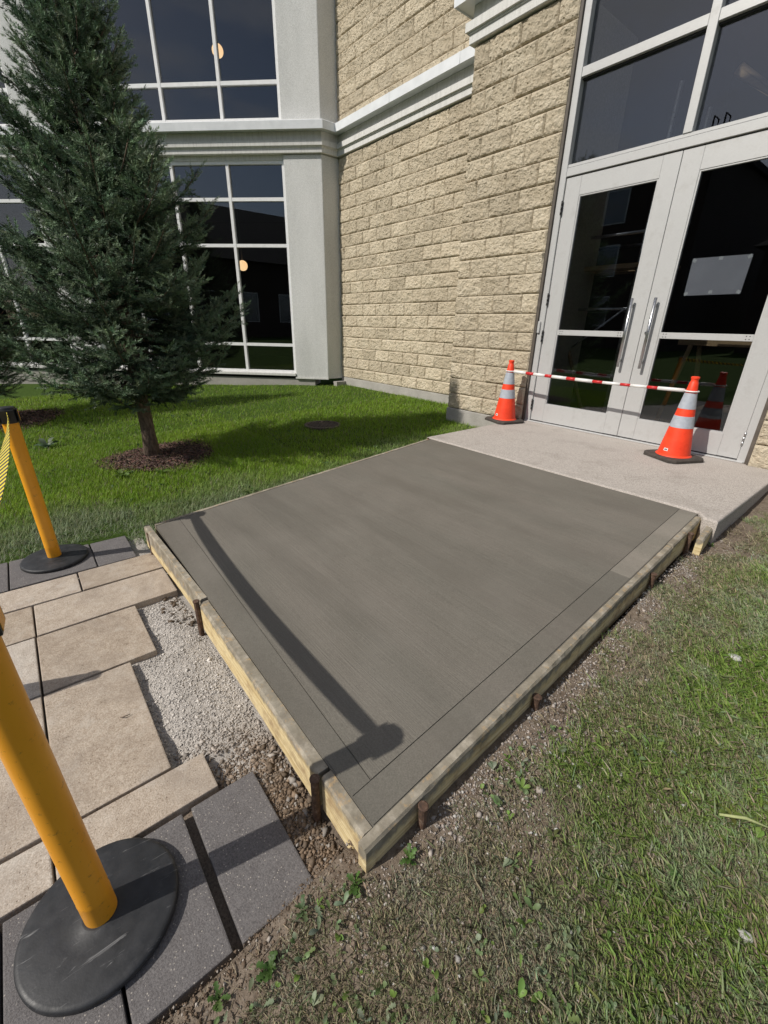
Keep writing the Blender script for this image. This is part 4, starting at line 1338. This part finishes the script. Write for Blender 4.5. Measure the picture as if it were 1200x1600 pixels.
# ------------------------------------------------------------------ spruce trees
def spruce(name, x, y, z0, height, rmax, zlow, seed, label, dens=1.0, trunk_r=.066):
    rg = np.random.default_rng(seed)
    o = empty(name, (x, y, z0)); tag(o, label, 'spruce tree', 'spruce trees on the lawn')
    bm = bmesh.new()
    tp = []; tr_ = []
    for i in range(14):
        t = i / 13
        tp.append((.02 * math.sin(t * 5), .02 * math.cos(t * 4) - .02, t * height * .985 - .06)); tr_.append(trunk_r * (1 - t) ** .8 + .006)
    tr_[0] *= 1.3
    add_tube(bm, tp, tr_, 14)
    bm_obj('trunk', bm, 'bark', o, True)
    SP_, SD, SL, SC = [], [], [], []
    wood = bmesh.new()
    ups = np.array([0, 0, 1.])
    def seg(p, d, L, c):
        SP_.append(p); SD.append(d / np.linalg.norm(d)); SL.append(L); SC.append(c)
    def rad(z):
        t = (z - zlow) / (height - zlow)
        return rmax * (1 - t) ** .92 * min(1.0, .44 + t * 3.2)
    z = zlow; k = 0
    while z < height - .10:
        t = max(0, (z - zlow) / (height - zlow))
        nb = 7 if t < .8 else 5
        for b in range(nb):
            az = k * 2.39996 + rg.normal(0, .25); k += 1
            zz_ = z + rg.uniform(-.06, .06)
            L = max(.14, rad(zz_) * (rg.uniform(.68, 1.05) if rg.random() < .8 else rg.uniform(1.05, 1.22)))
            asc = math.radians(-12 + 56 * t + rg.normal(0, 7))
            dirh = np.array([math.cos(az), math.sin(az), 0])
            nst = max(4, int(L / .08)); pts_ = []
            for i in range(nst + 1):
                q = i / nst
                hgt = L * (math.sin(asc) * q - .13 * math.sin(q * math.pi) * (1 - t) + .26 * q ** 3 * (1 - t * .5))
                pts_.append(np.array([0, 0, zz_]) + dirh * L * q * math.cos(asc * .7) + ups * hgt)
            add_tube(wood, [Vector(p_) for p_ in pts_], [max(.003, .014 * (1 - i / nst) * (L / rmax) + .003) for i in range(nst + 1)], 4, False)
            side = np.array([-dirh[1], dirh[0], 0])
            s = .22 * L
            while s < L:
                q = s / L; i = min(nst - 1, int(q * nst)); f = q * nst - i
                p0 = pts_[i] * (1 - f) + pts_[i + 1] * f
                tg = pts_[i + 1] - pts_[i]; tg /= np.linalg.norm(tg)
                seg(p0, tg + rg.normal(0, .12, 3), .10, q * .5)
                for sg in (-1, 1):
                    tl = min(.44, (.11 + .40 * L * (1 - q)) * rg.uniform(.65, 1.15))
                    ang = math.radians(rg.uniform(36, 60))
                    dv_ = tg * math.cos(ang) + side * sg * math.sin(ang) + ups * rg.uniform(-.42, .12) * (1 - t)
                    dv_ /= np.linalg.norm(dv_)
                    ns = max(1, int(round(tl / .09)))
                    pp = p0.copy()
                    for j in range(ns):
                        tip = (j + 1) / ns
                        dd = dv_ + ups * (.28 * tip - .06) + rg.normal(0, .035, 3); dd /= np.linalg.norm(dd)
                        cc = q * .35 + .65 * tip
                        seg(pp, dd, .112 if tip == 1 else .10, cc)
                        sd = np.cross(dd, ups); sd /= np.linalg.norm(sd) + 1e-6
                        for s2 in (-1, 1):
                            if rg.random() < .85 * dens:
                                seg(pp + dd * rg.uniform(.02, .07), dd * .75 + sd * s2 * .68 + ups * rg.uniform(-.25, .4), rg.uniform(.07, .11), cc)
                        if rg.random() < .55 * dens:
                            seg(pp + dd * .04, dd * .55 + rg.normal(0, .2, 3) + ups * rg.uniform(.3, .9), rg.uniform(.06, .095), min(1, cc + .15))
                        if rg.random() < .18 * dens:
                            seg(pp + dd * .04, dd * .5 + rg.normal(0, .2, 3) - ups * rg.uniform(.3, .9), rg.uniform(.06, .10), cc * .5)
                        pp = pp + dd * .088
                s += rg.uniform(.060, .085) / (.5 + .5 * dens)
            tg = pts_[-1] - pts_[-2]
            seg(pts_[-1] - tg * .2, tg, .14, 1.0)
        z += .105 if t < .7 else .085
    seg(np.array([0, 0, height - .16]), ups, .2, 1.0)
    bmesh.ops.recalc_face_normals(wood, faces=list(wood.faces))
    br_ = bm_obj('branches', wood, 'bark', o, True)
    br_['kind'] = 'stuff'
    P, D, Ls, Cc = np.array(SP_), np.array(SD), np.array(SL), np.array(SC)
    ns_ = len(P)
    up0 = np.where(np.abs(D[:, 2:3]) > .95, np.array([[1., 0, 0]]), np.array([[0, 0, 1.]]))
    ax = np.cross(up0, D); ax /= np.linalg.norm(ax, axis=1, keepdims=True)
    ay = np.cross(D, ax)
    roll = rg.uniform(0, 6.28, ns_)
    bx = ax * np.cos(roll)[:, None] + ay * np.sin(roll)[:, None]; by = np.cross(D, bx)
    RM = np.stack([bx, by, D], -1)
    which = rg.integers(0, 5, ns_); parts = []
    for kk in range(5):
        V = []; F = []; TC = []; nn_ = 26
        for i in range(nn_):
            zz_ = (i + rg.uniform(0, 1)) / nn_; a = i * 2.39996 + rg.normal(0, .4)
            ln = .024 * rg.uniform(.75, 1.15); sp = math.radians(rg.uniform(30, 58)) * (1 - .6 * zz_ ** 4)
            d = np.array([math.cos(a) * math.sin(sp), math.sin(a) * math.sin(sp), math.cos(sp)])
            w = np.cross(d, rg.normal(size=3)); w /= np.linalg.norm(w)
            b0 = np.array([math.cos(a) * .002, math.sin(a) * .002, zz_ * .09])
            V += [b0 - w * .0030, b0 + w * .0030, b0 + d * ln]
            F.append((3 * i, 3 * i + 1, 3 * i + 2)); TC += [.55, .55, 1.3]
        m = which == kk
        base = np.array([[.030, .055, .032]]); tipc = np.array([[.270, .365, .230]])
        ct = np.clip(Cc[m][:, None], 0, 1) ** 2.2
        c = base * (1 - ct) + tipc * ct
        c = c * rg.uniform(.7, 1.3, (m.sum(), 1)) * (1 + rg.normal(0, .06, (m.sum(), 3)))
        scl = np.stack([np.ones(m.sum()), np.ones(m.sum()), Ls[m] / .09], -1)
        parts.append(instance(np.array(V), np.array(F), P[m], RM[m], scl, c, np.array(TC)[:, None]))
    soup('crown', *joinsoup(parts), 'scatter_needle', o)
    print(name, 'sprigs', ns_)
    return o
TX, TY = -5.13, .94
spruce('spruce_tree', TX, TY, float(ground_z(TX, TY)), 4.0, 1.26, .74, 5, 'dark blue green spruce standing in the mulch ring')
spruce('spruce_tree', -8.7, -.55, float(ground_z(-8.7, -.55)), 4.4, 1.35, .5, 9, 'second spruce cut by the picture edge behind the stanchion', dens=.25)

# mulch rings
def mulch(cx, cy, r, n, label):
    a = rng.uniform(0, 6.28, n); rr = r * np.sqrt(rng.uniform(.0, 1, n)) * (1 + .22 * np.sin(a * 3 + 1) * rng.uniform(.3, 1, n))
    x = cx + rr * np.cos(a); y = cy + rr * np.sin(a)
    tv = np.array([(-1, -1, -1), (1, -1, -1), (1, 1, -1), (-1, 1, -1), (-1, -1, 1), (1, -1, 1), (1, 1, 1), (-1, 1, 1)], float)
    tf = np.array([(0, 2, 1), (0, 3, 2), (4, 5, 6), (4, 6, 7), (0, 1, 5), (0, 5, 4), (1, 2, 6), (1, 6, 5), (2, 3, 7), (2, 7, 6), (3, 0, 4), (3, 4, 7)])
    R3 = rotz(rng.uniform(0, 6.28, n)) @ rotx(rng.normal(0, .35, n)) @ roty(rng.normal(0, .3, n))
    s = np.stack([rng.uniform(.010, .034, n), rng.uniform(.003, .008, n), rng.uniform(.0015, .004, n)], -1)
    hgt = .03 * (1 - (rr / r) ** 2)
    z = ground_z(x, y) + .008 + np.maximum(0, hgt) + rng.uniform(0, .012, n)
    col = np.array([[.075, .05, .04]]) * rng.uniform(.35, 2.3, (n, 1)) * (1 + rng.normal(0, .1, (n, 3)))
    o = soup('mulch', *joinsoup([instance(tv, tf, np.stack([x, y, z], -1), R3, s, np.clip(col, .01, .4))]), 'scatter_bark')
    tag(o, label, 'mulch', kind='stuff')
mulch(TX + .06, TY + .08, .56, 5200, 'dark bark mulch ring round the spruce trunk')
mulch(-8.55, -.3, .75, 4200, 'dark bark mulch under the second spruce')

# ------------------------------------------------------------------ drain cover in the lawn
dx, dy = -5.12, 3.09
dzv = float(ground_z(dx, dy)) + .012
dc = empty('drain_cover', (dx, dy, dzv)); tag(dc, 'rusty round drain grate set in the lawn', 'drain cover')
lathe('rim', [(.25, -.03), (.25, .012), (.245, .016), (.215, .016), (.212, .008), (.212, -.03)], 'iron', dc, 40)
lathe('pit', [(.211, -.028), (.211, -.022)], 'blackp', dc, 32)
for k in range(9):
    v = -.18 + k * .045
    hl = math.sqrt(max(.0, .212 ** 2 - v * v))
    box('grate_bar', -hl, hl, v - .011, v + .011, -.012, .012, 'iron', dc, .002)

# ------------------------------------------------------------------ grass
def blade_templates(k, seed, curl=1.0):
    rg = np.random.default_rng(seed); out = []
    for i in range(k):
        b = rg.uniform(.15, .75) * curl
        V = np.array([(-.5, 0, 0), (.5, 0, 0), (-.36, b * .28, .5), (.36, b * .28, .5), (0, b, .92)], float)
        F = np.array([(0, 1, 3), (0, 3, 2), (2, 3, 4)])
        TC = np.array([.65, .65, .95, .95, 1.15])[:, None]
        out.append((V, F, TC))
    return out
BT = blade_templates(6, 3)
B2 = [(np.array([V[0], V[1], (V[2] + V[3]) / 2 + np.array([.30, 0, 0]), V[4]]), np.array([(0, 1, 2), (0, 2, 3)]), np.array([.65, .65, .95, 1.15])[:, None]) for V, F, TC in BT]
def grass(name, x, y, hgt, wid, lean, col, label, BT=BT):
    n = len(x); which = rng.integers(0, len(BT), n); parts = []
    R3 = rotz(rng.uniform(0, 6.28, n)) @ rotx(-np.abs(rng.normal(0, 1, n)) * lean)
    P = np.stack([x, y, ground_z(x, y) - .003], -1)
    for k, (tv, tf, tcol) in enumerate(BT):
        m = which == k
        s = np.stack([wid[m], hgt[m], hgt[m]], -1)
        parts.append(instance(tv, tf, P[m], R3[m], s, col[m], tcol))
    V, F, C = joinsoup(parts)
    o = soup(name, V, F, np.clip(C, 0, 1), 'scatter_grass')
    tag(o, label, 'grass', kind='stuff')
    return o
def inside_left(x, y):
    # lawn on the tree side of path and slab
    edge_x = np.where(y < .34, -3.345, np.where(y < .5, -3.04, -2.995 - (y - .5) * .03))
    ok = x < edge_x
    ok &= y < YW - .03
    ok &= ~((x > -4.30) & (y > YP - .03))
    ok &= ~((x > -3.12) & (y > 3.03))
    sA = (x - K.x) * dA.x + (y - K.y) * dA.y; oA = (x - K.x) * nA.x + (y - K.y) * nA.y
    ok &= ~((oA < .02) & (x < XK + .02)) 
    ok &= ~((oA < .0))  | (x > XK)
    ok &= ((x - dx) ** 2 + (y - dy) ** 2) > .235 ** 2
    return ok
GREEN = np.array([.155, .29, .018]); LIME = np.array([.30, .44, .040]); DUST = np.array([.36, .39, .30]); STRAW = np.array([.47, .40, .27]); DKG = np.array([.030, .058, .012])
n = 270000
u = rng.random(n)
x = np.where(u < .6, rng.uniform(-6.2, -2.95, n), rng.uniform(-10.8, -2.95, n)); y = rng.uniform(-1.6, 5.6, n)
y = np.where((rng.random(n) < .35), rng.uniform(-.6, 2.2, n), y)
ok = inside_left(x, y)
rt = np.sqrt((x - TX - .06) ** 2 + (y - TY - .08) ** 2)
ok &= (rt > .40 + .25 * rng.random(n))
rt2 = np.sqrt((x + 8.55) ** 2 + (y + .3) ** 2); ok &= rt2 > .55 + .2 * rng.random(n)
# worn strip beside the slab
dsl = np.where(y > .45, -3.0 - x, np.where(y > -2, -3.34 - x, 9))
bare = (dsl < .10 + .16 * fbm(x * 4, y * 4, 7)) & (rng.random(n) < .55)
ok &= ~bare
x, y, dsl = x[ok], y[ok], dsl[ok]; n = len(x)
far = np.sqrt(x * x + y * y)
hgt = rng.uniform(.028, .062, n) * (1 + .25 * fbm(x * 3, y * 3, 2)); wid = rng.uniform(.0026, .0048, n) * (1 + .09 * np.maximum(0, far - 4))
mixn = fbm(x * 1.6, y * 1.6, 21)
dust = sstep(1.05, .15, dsl + .9 * (fbm(x * 2.2, y * 2.2, 12) - .5)) * .75
cr_ = rng.random((n, 1))
col = GREEN * (1 - mixn[:, None]) + LIME * mixn[:, None]
col = np.where(cr_ < .10, STRAW * .6, col)
col = col * (1 - dust[:, None]) + DUST * dust[:, None] * rng.uniform(.55, 1.1, (n, 1))
col = col * rng.uniform(.7, 1.3, (n, 1)) * (1 + rng.normal(0, .06, (n, 3)))
grass('lawn_grass', x, y, hgt, wid, .35 + .45 * dust, col, 'mown lawn round the spruce up to the building')

# right-hand lawn
n = 540000
x = rng.uniform(-.66, 1.6, n); y = rng.uniform(-.9, 4.6, n)
near = rng.random(n) < .80
yn = rng.uniform(-.3, 3.8, n)
x = np.where(near, -.66 + rng.random(n) * (1.12 - .17 * np.clip(yn, 0, 4)), x); y = np.where(near, yn, y)
low = rng.random(n) < .17
x = np.where(low, rng.uniform(-.64, .15, n), x); y = np.where(low, rng.uniform(-.6, .75, n), y)
edge_x = np.where(y < .42, -.615, C10.x + (C11.x - C10.x) * np.clip((y - .45) / 2.6, 0, 1) + .045)
edge_x = np.where(y > 3.02, -.555, edge_x)
d = x - edge_x
nn1 = fbm(x * 2.6, y * 2.6, 51); nn2 = fbm(x * 7, y * 7, 57)
green = sstep(.08, .68, d * .62 + .34 * np.clip((y - .6) / 1.6, 0, 1) + (nn1 - .5) * 1.1)
pden = np.clip(sstep(.04, .23, d + (nn2 - .5) * .45) * (.86 + .5 * green), 0, 1)
pden = np.where(y < .35, np.maximum(pden, .8 * sstep(.02, .2, d + (nn2 - .5) * .3)), pden)
ok = (d > .01) & (rng.random(n) < pden) & ~((x > -.83) & (y > YP - .03))
x, y, green, nn1, nn2, d = x[ok], y[ok], green[ok], nn1[ok], nn2[ok], d[ok]; n = len(x)
hgt = rng.uniform(.011, .032, n) * (.75 + .5 * green) * np.where(rng.random(n) < .04, 1.8, 1.0); wid = rng.uniform(.0016, .0031, n)
cr_ = rng.random((n, 1)); g1 = green[:, None]
col = (np.array([.27, .295, .155]) * (1 - g1) + np.array([.225, .335, .070]) * g1)
straw_p = .46 - .36 * green
col = np.where(cr_ < straw_p[:, None], STRAW * rng.uniform(.6, 1.25, (n, 1)), col)
dust = (sstep(.54, .70, fbm(x * 6.5, y * 6.5, 71) + rng.normal(0, .09, n)) * .45)[:, None]
col = col * (1 - dust) + DUST * 1.25 * dust
col = col * rng.uniform(.65, 1.3, (n, 1)) * (1 + rng.normal(0, .06, (n, 3)))
grass('trodden_grass', x, y, hgt, wid, .95, col, 'trodden patchy grass with straw beside the slab', B2)

# dry thatch lying flat
n = 45000
x = rng.uniform(-.64, .7, n); y = rng.uniform(-.6, 3.4, n)
ex = np.where(y < .42, -.61, C10.x + (C11.x - C10.x) * np.clip((y - .45) / 2.6, 0, 1) + .05)
ok = (x - ex > np.where(y < .42, .0, .04)) & (fbm(x * 3, y * 3, 91) + rng.normal(0, .12, n) > .38)
x, y = x[ok], y[ok]; n = len(x)
col = np.where(rng.random((n, 1)) < .65, STRAW * 1.0, np.array([.26, .20, .14])) * rng.uniform(.5, 1.15, (n, 1))
grass('dry_thatch', x, y, rng.uniform(.018, .05, n), rng.uniform(.0012, .0022, n), 1.5, col, 'dry straw coloured thatch lying in the trodden grass', B2)

# ------------------------------------------------------------------ broad-leaf weeds
def leaf_tpl(kind):
    if kind == 'long':
        prof = [(0, .06), (.2, .10), (.45, .19), (.7, .22), (.88, .14), (1, .0)]
    elif kind == 'lobed':
        prof = [(0, .05), (.15, .12), (.25, .05), (.4, .18), (.5, .08), (.65, .24), (.75, .12), (.9, .2), (1, 0)]
    else:
        prof = [(0, .05), (.15, .22), (.4, .36), (.65, .36), (.85, .22), (1, 0)]
    V = []; F = []
    for i, (t, w) in enumerate(prof):
        z = .22 * math.sin(t * 2.3)
        V += [(-w, t, z + w * .35), (0, t, z), (w, t, z + w * .35)]
    for i in range(len(prof) - 1):
        a = 3 * i
        F += [(a, a + 1, a + 4), (a, a + 4, a + 3), (a + 1, a + 2, a + 5), (a + 1, a + 5, a + 4)]
    return np.array(V, float), np.array(F)
LT = [leaf_tpl(k) for k in ('long', 'lobed', 'round')]
def rosette_parts(px, py, kind, nl, size, colr):
    a = rng.uniform(0, 6.28, nl) if nl < 4 else np.arange(nl) * 6.283 / nl + rng.normal(0, .25, nl)
    P = np.stack([np.full(nl, px), np.full(nl, py), np.full(nl, float(ground_z(px, py)) + .006)], -1)
    R3 = rotz(a) @ rotx(rng.uniform(.05, .65, nl)) @ roty(rng.normal(0, .3, nl))
    s = size * rng.uniform(.6, 1.15, nl)
    col = np.array(colr)[None] * rng.uniform(.75, 1.25, (nl, 1)) * (1 + rng.normal(0, .05, (nl, 3)))
    tv, tf = LT[kind]
    return instance(tv, tf, P, R3, s, np.clip(col, 0, 1))
parts = []
for _ in range(4000):
    px = rng.uniform(-.6, .6); py = rng.uniform(-.45, 2.6)
    e = -.60 if py < .42 else -.54
    f_ = vnoise(np.array([px * 4.5]), np.array([py * 4.5]), 66)[0]
    if px < e + .03 or f_ < .50 + .14 * (py > 1.0) + rng.normal(0, .05): continue
    k = int(rng.choice([2, 2, 2, 0, 1]))
    colr = [(.15, .215, .075), (.17, .235, .10), (.23, .28, .18), (.19, .25, .12), (.17, .27, .06)][int(rng.integers(0, 5))]
    sz = float(rng.uniform(.009, .017)) * (1.0 if k == 2 else 1.8)
    parts.append(rosette_parts(px, py, k, int(rng.integers(1, 4)), sz, colr))
o = soup('low_weeds', *joinsoup(parts), 'scatter_leaf'); tag(o, 'small clover and plantain leaves among the trodden grass', 'weeds', kind='stuff')
parts = []
for _ in range(260):
    px = rng.uniform(-7.5, -3.4); py = rng.uniform(-.8, 3.0)
    if not inside_left(np.array([px]), np.array([py]))[0]: continue
    parts.append(rosette_parts(px, py, int(rng.choice([0, 1, 2])), int(rng.integers(3, 6)), float(rng.uniform(.025, .05)), [(.06, .115, .025), (.09, .15, .05)][int(rng.integers(0, 2))]))
o = soup('low_weeds', *joinsoup(parts), 'scatter_leaf'); tag(o, 'small leafy weeds in the tree lawn', 'weeds', kind='stuff')
def weed(px, py, kind, nl, size, colr, label, group=None):
    o = soup('weed_plant', *joinsoup([rosette_parts(px, py, kind, nl, size, colr), rosette_parts(px + size * .2, py - size * .1, kind, max(3, nl // 2), size * .7, colr)]), 'scatter_leaf')
    tag(o, label, 'weed', group)
for i, (px, py, kind, nl, size, colr, lb) in enumerate((
    (-.490, .515, 1, 7, .075, (.10, .18, .04), 'dandelion rosette at the near form corner under the brown headed pin'),
    (-.540, .370, 1, 8, .085, (.085, .15, .035), 'jagged dandelion rosette just below the near slab corner'),
    (-.585, .240, 1, 8, .075, (.11, .165, .07), 'dusty dandelion rosette against the black edging strip'),
    (-.545, .130, 1, 8, .08, (.07, .135, .03), 'dandelion rosette beside the charcoal pavers at the bottom'),
    (-.640 + .06, .02, 1, 7, .07, (.09, .16, .04), 'yellow green dandelion at the paver edge'),
    (-.02, 1.02, 2, 6, .055, (.10, .17, .05), 'broad plantain leaves in the trodden grass'),
    (.02, 1.30, 0, 5, .085, (.16, .20, .045), 'yellowing upright dock leaf in the right lawn'),
    (-.27, .86, 0, 5, .06, (.14, .17, .06), 'flattened yellowish leaves near the gravel strip'),
    (-.555, 3.02, 1, 7, .06, (.085, .16, .035), 'green tuft of leaves at the corner of the landing'),
    (-6.36, .08, 0, 9, .16, (.14, .20, .12), 'pale broad leaf weed in the lawn behind the far stanchion'),
    (-4.62, .55, 1, 10, .13, (.12, .19, .04), 'light green dandelion at the edge of the mulch ring'),
    (-4.48, .86, 1, 8, .11, (.11, .19, .04), 'leafy weed between mulch ring and slab'))):
    weed(px, py, kind, nl, size * .42 if px > -2 else size * .8, colr, lb)

# single small finds in the grass
def rock_thing(x, y, r, label):
    bm = bmesh.new(); bmesh.ops.create_icosphere(bm, subdivisions=3, radius=r)
    for v in bm.verts:
        n_ = mnoise.noise(v.co * (1.2 / r) + Vector((x * 9, y * 7, 0)))
        v.co *= 1 + .4 * n_; v.co.z *= .62; v.co.x *= 1.25
    o = bm_obj('stone', bm, 'wstone', None, True, loc=(x, y, float(ground_z(x, y)) + r * .45)); tag(o, label, 'stone')
rock_thing(-.164, 2.03, .020, 'white lump of stone lying alone in the green grass')
rock_thing(-.30, 1.05, .007, 'pale pebble on the gravel strip beside the form')
rock_thing(.13, 1.02, .012, 'pale flat stone at the lower part of the trodden lawn')
zs_ = float(ground_z(.06, 1.3)) + .02
o = tube('dry_stalk', [(.0, 1.265, zs_), (.05, 1.30, zs_ + .012), (.115, 1.335, zs_ + .004)], [.0035, .0048, .002], 'stalk', None, 6); tag(o, 'yellow green dry stalk lying across the trodden lawn', 'stalk')
zt_ = PZ + .0045
for (x_, y_, a_, l_, lb) in ((-1.58, -.005, .5, .035, 'short brown twig on the large tan paver'),):
    o = tube('twig', [(x_, y_, zt_), (x_ + l_ * .3 * math.cos(a_), y_ + l_ * .3, zt_ + .003), (x_ + l_ * .2, y_ + l_, zt_)], [.0018, .0022, .0012], 'bark', None, 6); tag(o, lb, 'twig')

# ------------------------------------------------------------------ houses across the lawn: only the glass shows them
F1 = empty('campus_block', (-30, -34, 0)); F1.location = (0, 0, 0)
tag(F1, 'dark brick block with flat roof mirrored in the transom glass', 'building')
box('wall', -46, -13, -44, -27, -.6, 11.5, 'farbrick', F1)
box('roof', -46.3, -12.7, -44.3, -26.7, 11.5, 11.9, 'farroof', F1)
for i in range(9):
    for z in (1.2, 4.6, 8.0):
        xx = -44 + i * 3.5
        w = box('window_frame', xx, xx + 1.7, -27.0 + .002, -26.94, z, z + 2.1, 'wframe', F1)
        box('pane', xx + .08, xx + 1.62, -26.939, -26.93, z + .08, z + 2.02, 'glass', w)
ld = empty('roof_ladder', parent=F1)
for xx in (-13.6, -13.0):
    tube('rail', [(xx, -26.85, 9), (xx, -26.85, 12.9), (xx, -27.6, 12.9), (xx, -27.6, 11.9)], .05, 'blackp', ld, 6)
F2 = empty('gabled_hall', (0, 0, 0))
tag(F2, 'low hall with dark gabled roof mirrored in the window glass', 'building')
box('wall', -10, 34, -46, -31, -.6, 6.2, 'farbrick', F2)
mesh_obj('roof', [(-10.6, -30.4, 6.2), (34.6, -30.4, 6.2), (34.6, -46.6, 6.2), (-10.6, -46.6, 6.2), (-2.5, -38.5, 11.8), (26.5, -38.5, 11.8)],
         [(0, 1, 5, 4), (1, 2, 5), (2, 3, 4, 5), (3, 0, 4), (3, 2, 1, 0)], 'farroof', F2)
for i in range(10):
    xx = -8 + i * 4.2
    w = box('window_frame', xx, xx + 2.0, -31.0 + .002, -30.94, 1.0, 3.6, 'wframe', F2)
    box('pane', xx + .08, xx + 1.92, -30.939, -30.93, 1.08, 3.52, 'glass', w)
print('objects', len(bpy.data.objects), 'tris', sum(len(m.polygons) for m in bpy.data.meshes))
